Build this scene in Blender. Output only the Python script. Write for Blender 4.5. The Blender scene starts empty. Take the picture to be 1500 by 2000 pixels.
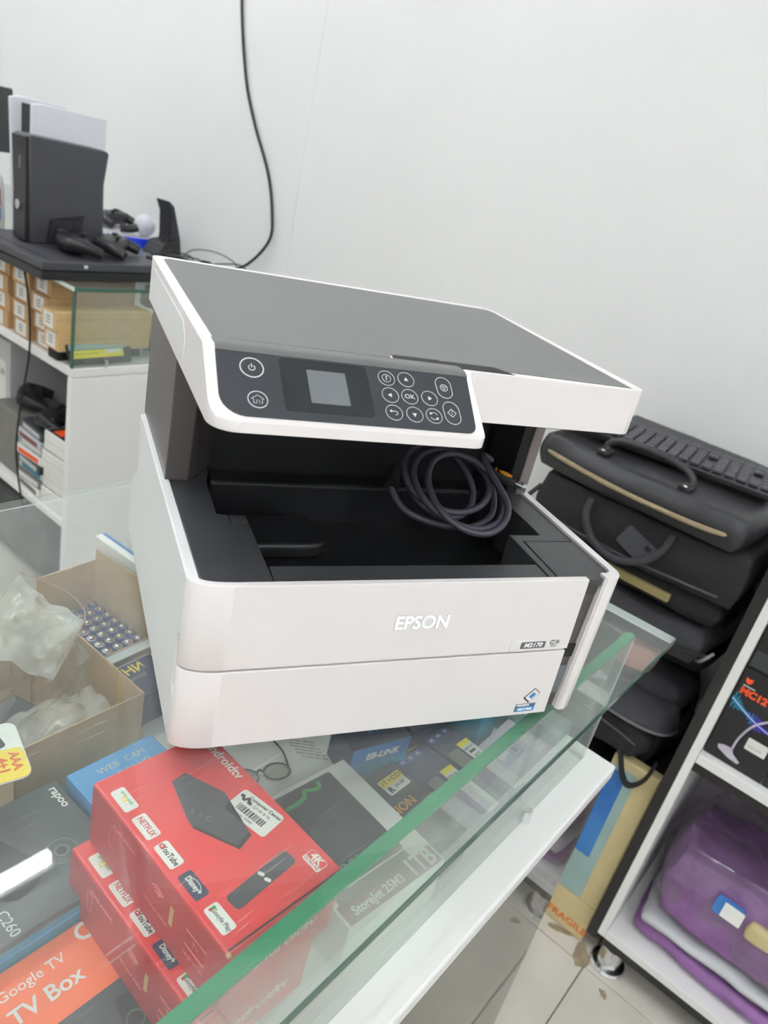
import bpy, bmesh, math, random
from mathutils import Vector, Matrix, noise
R = math.radians
PI = math.pi
scene = bpy.context.scene
col = scene.collection
GZ = 0.95                       # height of the counter's glass top above the floor

# ------------------------------------------------------------------ camera
TH = R(28.3)
cam_d = bpy.data.cameras.new('camera')
cam = bpy.data.objects.new('camera', cam_d)
col.objects.link(cam)
rr = [(0.90748412, -0.36117108, 0.21454142), (0.02269741, -0.46780666, -0.88353934), (0.41947276, 0.80666745, -0.41632946)]
m3 = Matrix((rr[0], [-a for a in rr[1]], [-a for a in rr[2]])).transposed()
m3 = Matrix.Rotation(-TH, 3, 'Z') @ m3
c0 = Matrix.Rotation(-TH, 3, 'Z') @ Vector((-0.09371437, -0.42560456, 0.43083293))
cam.matrix_world = Matrix.Translation(c0 + Vector((0, 0, GZ))) @ m3.to_4x4()
cam_d.sensor_fit = 'HORIZONTAL'
cam_d.sensor_width = 36.0
cam_d.lens = 36.0 * 1471.77 / 1500.0
cam_d.clip_start = 0.01
cam_d.dof.use_dof = True
cam_d.dof.focus_distance = 0.64
cam_d.dof.aperture_fstop = 12.0
scene.camera = cam
# ------------------------------------------------------------------ world, exposure
w = bpy.data.worlds.new('world')
scene.world = w
w.use_nodes = True
w.node_tree.nodes['Background'].inputs[0].default_value = (0.95, 0.97, 1.0, 1)
w.node_tree.nodes['Background'].inputs[1].default_value = 0.5
scene.view_settings.view_transform = 'Standard'
scene.view_settings.look = 'None'
scene.view_settings.gamma = 1.0
scene.view_settings.use_curve_mapping = False
scene.view_settings.exposure = 0.70
LAMP = 47.0                     # strength of the ceiling tubes
try:
    scene.cycles.transparent_max_bounces = 32
    scene.cycles.max_bounces = 14
    scene.cycles.diffuse_bounces = 6
except Exception:
    pass


# ------------------------------------------------------------------ materials
def lin(c):
    def f(v):
        v /= 255.0
        return v / 12.92 if v <= 0.04045 else ((v + 0.055) / 1.055) ** 2.4
    return (f(c[0]), f(c[1]), f(c[2]), 1)


def mat(name, c, rough=0.5, metal=0.0, spec=0.5, var=0.05, scale=12.0, bump=0.0, bscale=300.0, coat=0.0, c2=None, emit=None):
    m = bpy.data.materials.new(name)
    m.use_nodes = True
    nt = m.node_tree
    b = nt.nodes['Principled BSDF']
    b.inputs['Roughness'].default_value = rough
    b.inputs['Metallic'].default_value = metal
    b.inputs['Specular IOR Level'].default_value = spec
    b.inputs['Coat Weight'].default_value = coat
    b.inputs['Coat Roughness'].default_value = 0.08
    tc = nt.nodes.new('ShaderNodeTexCoord')
    nz = nt.nodes.new('ShaderNodeTexNoise')
    nz.inputs['Scale'].default_value = scale
    nz.inputs['Detail'].default_value = 4
    nt.links.new(tc.outputs['Object'], nz.inputs['Vector'])
    ra = nt.nodes.new('ShaderNodeValToRGB')
    ra.color_ramp.elements[0].position = 0.3
    ra.color_ramp.elements[1].position = 0.7
    a = lin(c)
    if c2 is None:
        ra.color_ramp.elements[0].color = tuple(v * (1 - var) for v in a[:3]) + (1,)
        ra.color_ramp.elements[1].color = tuple(min(1, v * (1 + var)) for v in a[:3]) + (1,)
    else:
        ra.color_ramp.elements[0].color = a
        ra.color_ramp.elements[1].color = lin(c2)
    nt.links.new(nz.outputs['Fac'], ra.inputs['Fac'])
    nt.links.new(ra.outputs['Color'], b.inputs['Base Color'])
    if bump:
        n2 = nt.nodes.new('ShaderNodeTexNoise')
        n2.inputs['Scale'].default_value = bscale
        n2.inputs['Detail'].default_value = 3
        nt.links.new(tc.outputs['Object'], n2.inputs['Vector'])
        bp = nt.nodes.new('ShaderNodeBump')
        bp.inputs['Strength'].default_value = bump
        bp.inputs['Distance'].default_value = 0.002
        nt.links.new(n2.outputs['Fac'], bp.inputs['Height'])
        nt.links.new(bp.outputs['Normal'], b.inputs['Normal'])
    if emit:
        b.inputs['Emission Color'].default_value = lin(emit[0])
        b.inputs['Emission Strength'].default_value = emit[1]
    return m


def clear_mat(name, tint, dust=0.05, dustcol=(225, 228, 225), rough=0.02, f0=0.04, scratch=0.0):
    """thin clear sheet: see-through with a mirror coat that grows at a grazing angle, plus a film of dust"""
    m = bpy.data.materials.new(name)
    m.use_nodes = True
    nt = m.node_tree
    nt.nodes.remove(nt.nodes['Principled BSDF'])
    out = nt.nodes['Material Output']
    tr = nt.nodes.new('ShaderNodeBsdfTransparent')
    tr.inputs[0].default_value = lin(tint)
    gl = nt.nodes.new('ShaderNodeBsdfGlossy')
    gl.inputs['Roughness'].default_value = rough
    lw = nt.nodes.new('ShaderNodeLayerWeight')
    lw.inputs['Blend'].default_value = 0.5
    pw = nt.nodes.new('ShaderNodeMath')
    pw.operation = 'POWER'
    pw.inputs[1].default_value = 5.0
    nt.links.new(lw.outputs['Facing'], pw.inputs[0])
    ma = nt.nodes.new('ShaderNodeMath')
    ma.operation = 'MULTIPLY_ADD'
    ma.inputs[1].default_value = 1 - f0
    ma.inputs[2].default_value = f0
    nt.links.new(pw.outputs[0], ma.inputs[0])
    mx = nt.nodes.new('ShaderNodeMixShader')
    nt.links.new(ma.outputs[0], mx.inputs[0])
    nt.links.new(tr.outputs[0], mx.inputs[1])
    nt.links.new(gl.outputs[0], mx.inputs[2])
    df = nt.nodes.new('ShaderNodeBsdfDiffuse')
    df.inputs[0].default_value = lin(dustcol)
    tc = nt.nodes.new('ShaderNodeTexCoord')
    nz = nt.nodes.new('ShaderNodeTexNoise')
    nz.inputs['Scale'].default_value = 9.0
    nz.inputs['Detail'].default_value = 6
    nt.links.new(tc.outputs['Object'], nz.inputs['Vector'])
    mr = nt.nodes.new('ShaderNodeMapRange')
    mr.inputs['From Min'].default_value = 0.3
    mr.inputs['From Max'].default_value = 0.7
    mr.inputs['To Min'].default_value = dust * 0.6
    mr.inputs['To Max'].default_value = dust * 1.4
    nt.links.new(nz.outputs['Fac'], mr.inputs['Value'])
    fac = mr.outputs['Result']
    if scratch:
        prev = fac
        for ang, sc in ((0.5, 1.0), (2.1, 1.3), (1.2, 0.8)):
            mp = nt.nodes.new('ShaderNodeMapping')
            mp.inputs['Rotation'].default_value = (0, 0, ang)
            mp.inputs['Scale'].default_value = (6 * sc, 160 * sc, 1)
            nt.links.new(tc.outputs['Object'], mp.inputs['Vector'])
            ns = nt.nodes.new('ShaderNodeTexNoise')
            ns.inputs['Scale'].default_value = 2.5
            ns.inputs['Detail'].default_value = 2
            nt.links.new(mp.outputs['Vector'], ns.inputs['Vector'])
            m2 = nt.nodes.new('ShaderNodeMapRange')
            m2.inputs['From Min'].default_value = 0.70
            m2.inputs['From Max'].default_value = 0.78
            m2.inputs['To Max'].default_value = scratch
            nt.links.new(ns.outputs['Fac'], m2.inputs['Value'])
            ad = nt.nodes.new('ShaderNodeMath')
            ad.operation = 'ADD'
            nt.links.new(prev, ad.inputs[0])
            nt.links.new(m2.outputs['Result'], ad.inputs[1])
            prev = ad.outputs[0]
        fac = prev
    m2x = nt.nodes.new('ShaderNodeMixShader')
    nt.links.new(fac, m2x.inputs[0])
    nt.links.new(mx.outputs[0], m2x.inputs[1])
    nt.links.new(df.outputs[0], m2x.inputs[2])
    nt.links.new(m2x.outputs[0], out.inputs['Surface'])
    return m


M = {}
M['wall'] = mat('wall_paint', (226, 226, 224), 0.6, var=0.015, scale=3, bump=0.05, bscale=60)
M['ceiling'] = mat('ceiling_paint', (225, 225, 224), 0.8, var=0.01)
M['white'] = mat('printer_white', (225, 220, 218), 0.35, var=0.01, bump=0.06, bscale=900)
M['wside'] = mat('printer_white_matt', (222, 223, 222), 0.42, var=0.01, bump=0.06, bscale=900)
M['char'] = mat('printer_charcoal', (58, 59, 61), 0.40, var=0.04, bump=0.12, bscale=1400)
M['lid'] = mat('printer_lid', (96, 97, 96), 0.36, var=0.03, bump=0.05, bscale=1400)
M['black'] = mat('printer_black', (26, 27, 29), 0.42, var=0.05, bump=0.08, bscale=1400)
M['brown'] = mat('printer_greybrown', (76, 71, 70), 0.3, var=0.04)
M['brown2'] = mat('printer_pale_brown', (128, 118, 118), 0.4, var=0.04)
M['panel'] = mat('panel_film', (52, 55, 59), 0.3, var=0.06, scale=30)
M['panel2'] = mat('screen_window', (40, 42, 45), 0.16, var=0.03)
M['lcd'] = mat('display_glass', (104, 108, 110), 0.12, var=0.03)
M['line'] = mat('print_silver', (205, 208, 210), 0.4, var=0.02)
M['dark'] = mat('dark_gap', (12, 12, 13), 0.6, var=0.05)
M['grey'] = mat('print_grey', (96, 98, 100), 0.4, var=0.02)
M['lgrey'] = mat('light_grey', (190, 192, 194), 0.45, var=0.03)
M['notch'] = mat('notch_shade', (168, 169, 169), 0.45, var=0.02)  # white plastic greyed to paint in the shade of the recess
M['silver'] = mat('silver_logo', (252, 252, 252), 0.25, var=0.01)
M['blue'] = mat('print_blue', (62, 132, 190), 0.4, var=0.03)
M['navy'] = mat('print_navy', (38, 44, 78), 0.35, var=0.08)
M['cable'] = mat('cable_rubber', (62, 60, 70), 0.45, var=0.05)
M['bcable'] = mat('black_cable', (24, 24, 25), 0.5, var=0.05)
M['metal'] = mat('bright_metal', (200, 200, 202), 0.2, metal=1.0, var=0.03)
M['chrome'] = mat('chrome', (232, 232, 234), 0.2, metal=1.0, var=0.02)
M['orange'] = mat('orange_print', (222, 148, 40), 0.4, var=0.03)
M['board'] = mat('white_board', (232, 232, 229), 0.35, var=0.015, scale=4)
M['blackboard'] = mat('black_edge_board', (36, 33, 33), 0.45, var=0.06)
M['glass'] = clear_mat('showcase_glass', (251, 254, 252), 0.05, scratch=0.16)
M['pane'] = clear_mat('pane_glass', (248, 252, 249), 0.10, dustcol=(218, 226, 221))
M['lowpane'] = clear_mat('lower_pane_glass', (214, 216, 214), 0.10, dustcol=(170, 165, 158))
M['gedge'] = mat('glass_edge', (66, 98, 84), 0.2, var=0.18, scale=7)
M['gedge2'] = mat('glass_edge_highlight', (205, 213, 209), 0.2, var=0.06, scale=7)  # highlight on the pale glass edges, painted into the colour
M['gband'] = mat('glass_edge_green', (36, 128, 88), 0.2, var=0.25, scale=6)
M['poly'] = clear_mat('polythene', (240, 240, 236), 0.16, dustcol=(232, 230, 224), rough=0.12, f0=0.07)
M['poly2'] = clear_mat('polythene_hazy', (236, 234, 228), 0.40, dustcol=(244, 242, 236), rough=0.15, f0=0.07)
M['poly3'] = clear_mat('polythene_thin', (246, 245, 242), 0.12, dustcol=(230, 228, 220), rough=0.12, f0=0.06)
M['wrap'] = clear_mat('crinkled_wrap', (248, 247, 248), 0.05, dustcol=(220, 214, 220), rough=0.14, f0=0.07)
M['kraft'] = mat('kraft_card', (186, 150, 108), 0.8, var=0.06, scale=30)
M['kraft2'] = mat('kraft_card_pale', (206, 172, 122), 0.8, var=0.05, scale=30)
M['kraft3'] = mat('tray_card', (190, 160, 124), 0.8, var=0.06, scale=30)
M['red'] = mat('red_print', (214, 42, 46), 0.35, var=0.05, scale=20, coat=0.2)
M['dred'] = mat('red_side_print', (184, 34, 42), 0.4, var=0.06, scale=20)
M['pink'] = mat('pale_red_print', (226, 120, 118), 0.5, var=0.03)
M['tvorange'] = mat('orange_card', (238, 104, 52), 0.45, var=0.05, scale=20)
M['teal'] = mat('teal_card', (22, 132, 164), 0.4, var=0.08, scale=30)
M['wblue'] = mat('blue_card', (64, 150, 210), 0.45, var=0.05, scale=20)
M['dgrey'] = mat('dark_card', (62, 66, 66), 0.4, var=0.10, scale=25)
M['mgrey'] = mat('mid_grey_card', (118, 116, 112), 0.5, var=0.06, scale=25)
M['wcard'] = mat('white_card', (226, 225, 220), 0.5, var=0.03, scale=20)
M['ycard'] = mat('yellow_print', (236, 206, 62), 0.45, var=0.04)
M['yel'] = mat('bright_yellow', (240, 222, 20), 0.4, var=0.04)
M['green'] = mat('green_print', (58, 150, 74), 0.45, var=0.05)
M['crimson'] = mat('crimson_print', (188, 30, 44), 0.45, var=0.03)
M['maroon'] = mat('maroon_print', (128, 74, 74), 0.45, var=0.06)
M['ink'] = mat('black_ink', (32, 32, 33), 0.5, var=0.05)
M['battery'] = mat('battery_sleeve', (52, 70, 140), 0.3, var=0.08, coat=0.3)
M['plastic'] = mat('black_plastic', (30, 30, 33), 0.38, var=0.06)
M['plastic2'] = mat('grey_black_plastic', (64, 64, 70), 0.45, var=0.05, bump=0.05)
M['ltplastic'] = mat('lavender_white_plastic', (214, 213, 220), 0.4, var=0.02)
M['leather'] = mat('black_leather', (40, 40, 43), 0.42, var=0.12, scale=40, bump=0.35, bscale=260)
M['nylon'] = mat('black_nylon', (29, 29, 31), 0.8, var=0.15, scale=60, bump=0.4, bscale=700)
M['nylon2'] = mat('charcoal_nylon', (48, 48, 52), 0.75, var=0.15, scale=60, bump=0.4, bscale=700)
M['zip'] = mat('tan_zip', (150, 134, 106), 0.5, var=0.1, scale=80)
M['olive'] = mat('olive_cloth', (140, 128, 84), 0.8, var=0.1)
M['skin'] = mat('dusty_pink_cloth', (164, 120, 108), 0.7, var=0.06)
M['purple'] = mat('purple_felt', (138, 96, 150), 0.7, var=0.2, scale=18, bump=0.5, bscale=40, coat=0.25)
M['dpurple'] = mat('dark_purple_felt', (78, 52, 92), 0.7, var=0.2, scale=18, bump=0.5, bscale=40)
M['beige'] = mat('beige_carton', (202, 186, 140), 0.75, var=0.06, scale=14)
M['cyan'] = mat('faded_cyan_print', (150, 176, 172), 0.6, var=0.08, scale=12)
M['cblue'] = mat('carton_blue', (38, 92, 168), 0.55, c2=(62, 130, 190), scale=6)
M['fragile'] = mat('fragile_orange', (214, 104, 42), 0.6, var=0.1, scale=60)
M['tile'] = mat('floor_tile', (196, 191, 180), 0.35, c2=(214, 209, 198), scale=5)
M['grout'] = mat('floor_grout', (120, 112, 98), 0.8, var=0.1)
M['dirt'] = mat('floor_dirt', (146, 132, 108), 0.9, var=0.3, scale=60)
M['rblue'] = mat('royal_blue', (28, 62, 214), 0.35, var=0.05)
M['neon'] = mat('neon_print', (40, 190, 196), 0.4, c2=(92, 70, 220), scale=18)
M['lav'] = mat('lavender_print', (196, 188, 204), 0.45, var=0.03)
M['redorange'] = mat('red_orange_print', (240, 84, 32), 0.4, var=0.05)
M['foil'] = mat('bubble_foil', (150, 160, 164), 0.25, metal=0.6, c2=(222, 226, 228), scale=60, bump=0.6, bscale=60)
M['tube'] = mat('tube_light', (255, 255, 255), 0.4, var=0.0, emit=((246, 250, 255), LAMP))
M['alu'] = mat('lamp_body', (230, 230, 230), 0.5, var=0.01)


# ------------------------------------------------------------------ mesh helpers
def finish(bm, name, smooth=True, ang=35, flat=False):
    bmesh.ops.recalc_face_normals(bm, faces=bm.faces[:])
    me = bpy.data.meshes.new(name)
    bm.to_mesh(me)
    bm.free()
    if smooth:
        for p in me.polygons:
            p.use_smooth = True
        try:
            me.set_sharp_from_angle(angle=R(ang))
        except Exception:
            pass
        if flat:
            for p in me.polygons:
                if len(p.vertices) > 4 or p.area >= 4e-4:
                    p.use_smooth = False
    return me


def bevel(bm, w, seg=2, ang=25):
    es = [e for e in bm.edges if len(e.link_faces) == 2 and e.calc_face_angle(0) > R(ang)]
    if es and w > 0:
        bmesh.ops.bevel(bm, geom=es, offset=w, segments=seg, profile=0.5, affect='EDGES', clamp_overlap=True)


def box_me(sx, sy, sz, bv=0.0, seg=2, center=True):
    bm = bmesh.new()
    bmesh.ops.create_cube(bm, size=1.0)
    for v in bm.verts:
        v.co = Vector((v.co.x * sx, v.co.y * sy, (v.co.z + 0.5) * sz))
        if not center:
            v.co.x += sx / 2
            v.co.y += sy / 2
    bevel(bm, bv, seg)
    return finish(bm, 'box', flat=True)


def prism_me(pts, z0, z1, bv=0.0, seg=2, edit=None, axis='Z'):
    bm = bmesh.new()
    lo = [bm.verts.new((p[0], p[1], z0)) for p in pts]
    hi = [bm.verts.new((p[0], p[1], z1)) for p in pts]
    n = len(pts)
    bm.faces.new(lo[::-1])
    bm.faces.new(hi)
    for i in range(n):
        j = (i + 1) % n
        bm.faces.new((lo[i], lo[j], hi[j], hi[i]))
    if edit:
        edit(bm)
    bmesh.ops.recalc_face_normals(bm, faces=bm.faces[:])
    bevel(bm, bv, seg)
    if axis == 'X':      # pts are (y, z), extrusion runs along x
        for v in bm.verts:
            v.co = Vector((v.co.z, v.co.x, v.co.y))
    if axis == 'Y':      # pts are (x, z), extrusion runs along y
        for v in bm.verts:
            v.co = Vector((v.co.x, v.co.z, v.co.y))
    return finish(bm, 'prism', flat=True)


def arc(cx, cy, r, a0, a1, n=7):
    return [(cx + r * math.cos(R(a0 + (a1 - a0) * i / (n - 1))), cy + r * math.sin(R(a0 + (a1 - a0) * i / (n - 1)))) for i in range(n)]


def rrect(wd, ht, r, n=4):
    x, y = wd / 2 - r, ht / 2 - r
    return arc(x, y, r, 0, 90, n) + arc(-x, y, r, 90, 180, n) + arc(-x, -y, r, 180, 270, n) + arc(x, -y, r, 270, 360, n)


def spline(pts, per=8, closed=False):
    P = [Vector(p) for p in pts]
    out = []
    n = len(P)
    rng = n if closed else n - 1
    for i in range(rng):
        if closed:
            a, b, c, d = P[(i - 1) % n], P[i], P[(i + 1) % n], P[(i + 2) % n]
        else:
            a, b, c, d = P[max(i - 1, 0)], P[i], P[i + 1], P[min(i + 2, n - 1)]
        for k in range(per):
            t = k / per
            out.append(0.5 * ((2 * b) + (c - a) * t + (2 * a - 5 * b + 4 * c - d) * t * t + (3 * b - a - 3 * c + d) * t ** 3))
    if not closed:
        out.append(P[-1])
    return out


def tube_me(pts, r, seg=8, per=8, closed=False, smooth_pts=True, flat=1.0, rad=None):
    P = spline(pts, per, closed) if smooth_pts else [Vector(p) for p in pts]
    bm = bmesh.new()
    rings = []
    n = len(P)
    up = Vector((0, 0, 1))
    prevx = None
    for i, p in enumerate(P):
        if closed:
            t = (P[(i + 1) % n] - P[i - 1]).normalized()
        else:
            t = (P[min(i + 1, n - 1)] - P[max(i - 1, 0)]).normalized()
        if prevx is None:
            x = t.cross(up)
            if x.length < 1e-3:
                x = t.cross(Vector((1, 0, 0)))
        else:
            x = prevx - t * prevx.dot(t)
        x.normalize()
        prevx = x
        y = t.cross(x)
        ri = r if rad is None else r * rad(i / max(1, n - 1))
        rings.append([bm.verts.new(p + (x * math.cos(2 * PI * k / seg) + y * math.sin(2 * PI * k / seg) * flat) * ri) for k in range(seg)])
    for i in range(n if closed else n - 1):
        a, b = rings[i], rings[(i + 1) % n]
        for k in range(seg):
            bm.faces.new((a[k], a[(k + 1) % seg], b[(k + 1) % seg], b[k]))
    if not closed:
        bm.faces.new(rings[0][::-1])
        bm.faces.new(rings[-1])
    return finish(bm, 'tube', ang=60)


def lathe_me(prof, seg=20):
    bm = bmesh.new()
    rings = []
    for r, z in prof:
        rings.append([bm.verts.new((r * math.cos(2 * PI * k / seg), r * math.sin(2 * PI * k / seg), z)) for k in range(seg)])
    for a, b in zip(rings, rings[1:]):
        for k in range(seg):
            bm.faces.new((a[k], a[(k + 1) % seg], b[(k + 1) % seg], b[k]))
    bm.faces.new(rings[0][::-1])
    bm.faces.new(rings[-1])
    return finish(bm, 'lathe', ang=40)


def ring_me(r, wd, th=0.0003, seg=28, sy=0.0):
    """flat ring (or pill when sy > 0) lying in the xy plane"""
    bm = bmesh.new()

    def loop(rad):
        o = []
        for k in range(seg):
            a = 2 * PI * k / seg
            y = rad * math.sin(a)
            o.append((rad * math.cos(a), y + (sy if y >= 0 else -sy)))
        return o
    A, B = loop(r), loop(r - wd)
    va = [[bm.verts.new((p[0], p[1], z)) for p in L] for L in (A, B) for z in (0, th)]
    ao, at, bo, bt = va
    for k in range(seg):
        j = (k + 1) % seg
        bm.faces.new((at[k], at[j], bt[j], bt[k]))
        bm.faces.new((ao[k], ao[j], at[j], at[k]))
        bm.faces.new((bo[k], bo[j], bt[j], bt[k]))
    return finish(bm, 'ring')


def soft_me(sx, sy, sz, puff=0.35, amp=0.006, seed=0, cuts=14, fold=0.0, freq=9.0):
    """rounded, slightly crumpled body; base near z = 0"""
    bm = bmesh.new()
    bmesh.ops.create_cube(bm, size=2.0)
    bmesh.ops.subdivide_edges(bm, edges=bm.edges[:], cuts=cuts, use_grid_fill=True)
    off = Vector((seed * 3.7, seed * 1.3, seed * 2.1))
    for v in bm.verts:
        c = v.co.copy()
        s = c.normalized() * 1.25
        q = c.lerp(s, puff)
        q = Vector((q.x * sx / 2, q.y * sy / 2, q.z * sz / 2))
        d = noise.noise_vector(q * freq + off) * amp + noise.noise_vector(q * freq * 2.7 + off) * amp * 0.5
        if fold:
            d.z += fold * math.sin(q.x * 60 + 2 * noise.noise(q * 8 + off)) * 0.5
        v.co = q + d
    lo = [min(v.co[i] for v in bm.verts) for i in range(3)]
    hi = [max(v.co[i] for v in bm.verts) for i in range(3)]
    dim = (sx, sy, sz)
    for v in bm.verts:
        for i in range(3):
            v.co[i] = (v.co[i] - lo[i]) / (hi[i] - lo[i]) * dim[i] - (dim[i] / 2 if i < 2 else 0)
    return finish(bm, 'soft', ang=180)


def ball_me(rx, ry, rz, seg=20, ring=12):
    bm = bmesh.new()
    bmesh.ops.create_uvsphere(bm, u_segments=seg, v_segments=ring, radius=1.0)
    for v in bm.verts:
        v.co = Vector((v.co.x * rx, v.co.y * ry, v.co.z * rz))
    return finish(bm, 'ball', ang=180)


def obj(name, me, m, parent=None, loc=(0, 0, 0), rot=(0, 0, 0), label=None):
    o = bpy.data.objects.new(name, me)
    if not me.materials:
        me.materials.append(m)
    col.objects.link(o)
    o.location = loc
    o.rotation_euler = rot
    if parent:
        o.parent = parent
    if label:
        o['label'] = label
    return o


def tag(o, label, cat, group=None):
    o['label'] = label
    o['category'] = cat
    if group:
        o['group'] = group
    return o


def thing(name, label, cat, loc=(0, 0, 0), rotz=0.0, group=None, rot=None):
    o = bpy.data.objects.new(name, None)
    o.empty_display_size = 0.02
    col.objects.link(o)
    o.location = loc
    o.rotation_euler = rot if rot else (0, 0, rotz)
    return tag(o, label, cat, group)


def struct(o):
    o['kind'] = 'structure'
    return o


FLAT, FRONT, LEFT = (0, 0, 0), (PI / 2, 0, 0), (PI / 2, 0, -PI / 2)
DOWN = (0, 0, -PI / 2)          # lies flat and reads towards the shopper


def decal(name, wd, ht, m, parent, loc, rot=FLAT, r=None, th=0.0003, label=None):
    return obj(name, prism_me(rrect(wd, ht, r if r is not None else min(wd, ht) * 0.12), 0, th), m, parent, loc, rot, label)


def text(name, s, size, m, parent, loc, rot=FLAT, bold=0.0, th=0.0002, wide=1.0, align='CENTER', shear=0.0, label=None):
    cu = bpy.data.curves.new('lettering', 'FONT')
    cu.body = s
    cu.size = size
    cu.align_x = align
    cu.align_y = 'CENTER'
    cu.offset = bold
    cu.extrude = th
    cu.shear = shear
    cu.resolution_u = 3
    t = bpy.data.objects.new('lettering_tmp', cu)
    col.objects.link(t)
    dg = bpy.context.evaluated_depsgraph_get()
    me = bpy.data.meshes.new_from_object(t.evaluated_get(dg))
    bpy.data.objects.remove(t)
    bpy.data.curves.remove(cu)
    for v in me.vertices:
        v.co.x *= wide
    me.materials.clear()
    return obj(name, me, m, parent, loc, rot, label)


def W(u, v, z):
    return (u, v, z + GZ)


def copy_tree(o, parent=None, label=None, group=None):
    c = o.copy()
    col.objects.link(c)
    if parent:
        c.parent = parent
    for ch in list(o.children):
        copy_tree(ch, c)
    if label:
        c['label'] = label
    if group:
        c['group'] = group
    return c


# ------------------------------------------------------------------ the room
WU = 1.36                        # the white wall behind everything
RU0, RV0, RV1, CEIL = -3.0, -3.2, 3.6, 1.85
fl = struct(obj('floor', box_me(WU - RU0, RV1 - RV0, 0.05), M['grout'], None, ((WU + RU0) / 2, (RV0 + RV1) / 2, -0.055)))
tile_me = box_me(0.598, 0.598, 0.006, 0.0012, 1)
T0u, T0v = 0.95, -0.24           # a crossing of the joints by the shelf's foot
for i in range(-7, 1):
    for j in range(-5, 7):
        cu_, cv_ = T0u + 0.3 + 0.6 * i, T0v + 0.3 + 0.6 * j
        if cu_ + 0.3 > WU + 0.3 or cv_ - 0.3 < RV0 - 0.3 or cv_ + 0.3 > RV1 + 0.35:
            continue
        o = obj('tile', tile_me, M['tile'], fl)
        o.location = (cu_ - (WU + RU0) / 2, cv_ - (RV0 + RV1) / 2, 0.055 - 0.006)
struct(obj('wall_right', box_me(0.1, RV1 - RV0 + 0.2, CEIL + 0.95 + 0.01), M['wall'], None, (WU + 0.05, (RV0 + RV1) / 2, -0.005)))
struct(obj('wall_left', box_me(0.1, RV1 - RV0 + 0.2, CEIL + 0.96), M['wall'], None, (RU0 - 0.05, (RV0 + RV1) / 2, -0.005)))
struct(obj('wall_back', box_me(WU - RU0, 0.1, CEIL + 0.96), M['wall'], None, ((WU + RU0) / 2, RV1 + 0.05, -0.005)))
struct(obj('wall_front', box_me(WU - RU0, 0.1, CEIL + 0.96), M['wall'], None, ((WU + RU0) / 2, RV0 - 0.05, -0.005)))
struct(obj('ceiling', box_me(WU - RU0 + 0.2, RV1 - RV0 + 0.2, 0.1), M['ceiling'], None, ((WU + RU0) / 2, (RV0 + RV1) / 2, CEIL + 0.955)))
struct(obj('trim_1', box_me(0.0008, 0.0015, CEIL + 0.9), M['alu'], None, (WU - 0.0006, 1.336, 0.03)))

# ceiling tubes, running along the counter
for k, (cu_, cv_, lg, lb) in enumerate([(0.055, 1.262, 1.2, 'white tube light on the ceiling above the consoles'),
                                        (-0.6, -0.35, 1.2, 'white tube light on the ceiling above the shopper'),
                                        (-1.7, -1.1, 1.2, 'white tube light on the ceiling far behind the shopper'),
                                        (0.2, -1.9, 1.2, 'white tube light on the ceiling at the front of the shop'),
                                        (-1.9, -2.4, 1.2, 'white tube light on the ceiling in the front left corner'),
                                        (0.25, 2.7, 1.2, 'unseen tube light added at the back of the shop to brighten the wall')]):  # last tube is unseen, added to brighten the wall
    t = thing('ceiling_lamp', lb, 'lamp', (cu_, cv_, CEIL + 0.95), 0, 'tube lights on the ceiling')
    obj('housing', box_me(lg, 0.05, 0.03, 0.004), M['alu'], t, (0, 0, -0.03))
    obj('tube', prism_me(rrect(0.032, 0.034, 0.014), -lg / 2 + 0.01, lg / 2 - 0.01, axis='X'), M['tube'], t, (0, 0, -0.052))


# ------------------------------------------------------------------ the glass counter
def slab(name, u0, u1, v0, v1, z0, z1, face_m, edge_m, parent, thin='Z', off=(0, 0, 0)):
    """sheet of glass: clear big faces, green cut edges"""
    bm = bmesh.new()
    bmesh.ops.create_cube(bm, size=1.0)
    for v in bm.verts:
        v.co = Vector((u0 + (v.co.x + 0.5) * (u1 - u0), v0 + (v.co.y + 0.5) * (v1 - v0), z0 + (v.co.z + 0.5) * (z1 - z0)))
    bevel(bm, 0.0008, 1)
    bm.normal_update()
    ax = {'X': 0, 'Y': 1, 'Z': 2}[thin]
    for f in bm.faces:
        f.material_index = 0 if abs(f.normal[ax]) > 0.9 else (1 if (f.normal.y < -0.3 and thin == 'Z') else (3 if f.normal.y > 0.95 else 2))
    me = finish(bm, 'slab', smooth=False)
    me.materials.append(face_m)
    me.materials.append(edge_m)
    me.materials.append(M['gedge2'] if thin == 'Z' else face_m)
    me.materials.append(face_m)
    return obj(name, me, face_m, parent, off)


CU0, CU1 = -1.0, 0.577
counter = thing('display_counter', 'glass-topped shop counter carrying the white printer', 'counter', (0, 0, 0))
slab('glass_top', CU0, CU1, -0.196, 0.42, GZ - 0.010, GZ, M['glass'], M['gedge'], counter, 'Z')
slab('front_pane', CU0, 0.545, -0.158, -0.148, GZ - 0.205, GZ - 0.0137, M['pane'], M['gedge2'], counter, 'Y')
slab('side_pane', 0.545, 0.555, -0.158, 0.40, GZ - 0.205, GZ - 0.0137, M['pane'], M['gedge2'], counter, 'X')
band = [(CU0, -0.1462), (0.548, -0.1462), (0.5525, -0.149), (0.5535, -0.153), (0.550, -0.157), (0.545, -0.1575), (CU0, -0.1575)]
obj('edge_seal', prism_me(band, GZ - 0.0135, GZ - 0.0103), M['gband'], counter, label='bright green edge of the front pane under the top')
obj('base_board', box_me(CU1 - CU0, 0.615, 0.022, 0.003), M['board'], counter, ((CU0 + CU1) / 2, 0.1125, GZ - 0.227), label='white board under the glass case')
slab('lower_pane', CU0, CU1, -0.190, -0.182, 0.012, GZ - 0.228, M['lowpane'], M['gedge2'], counter, 'Y')
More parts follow.
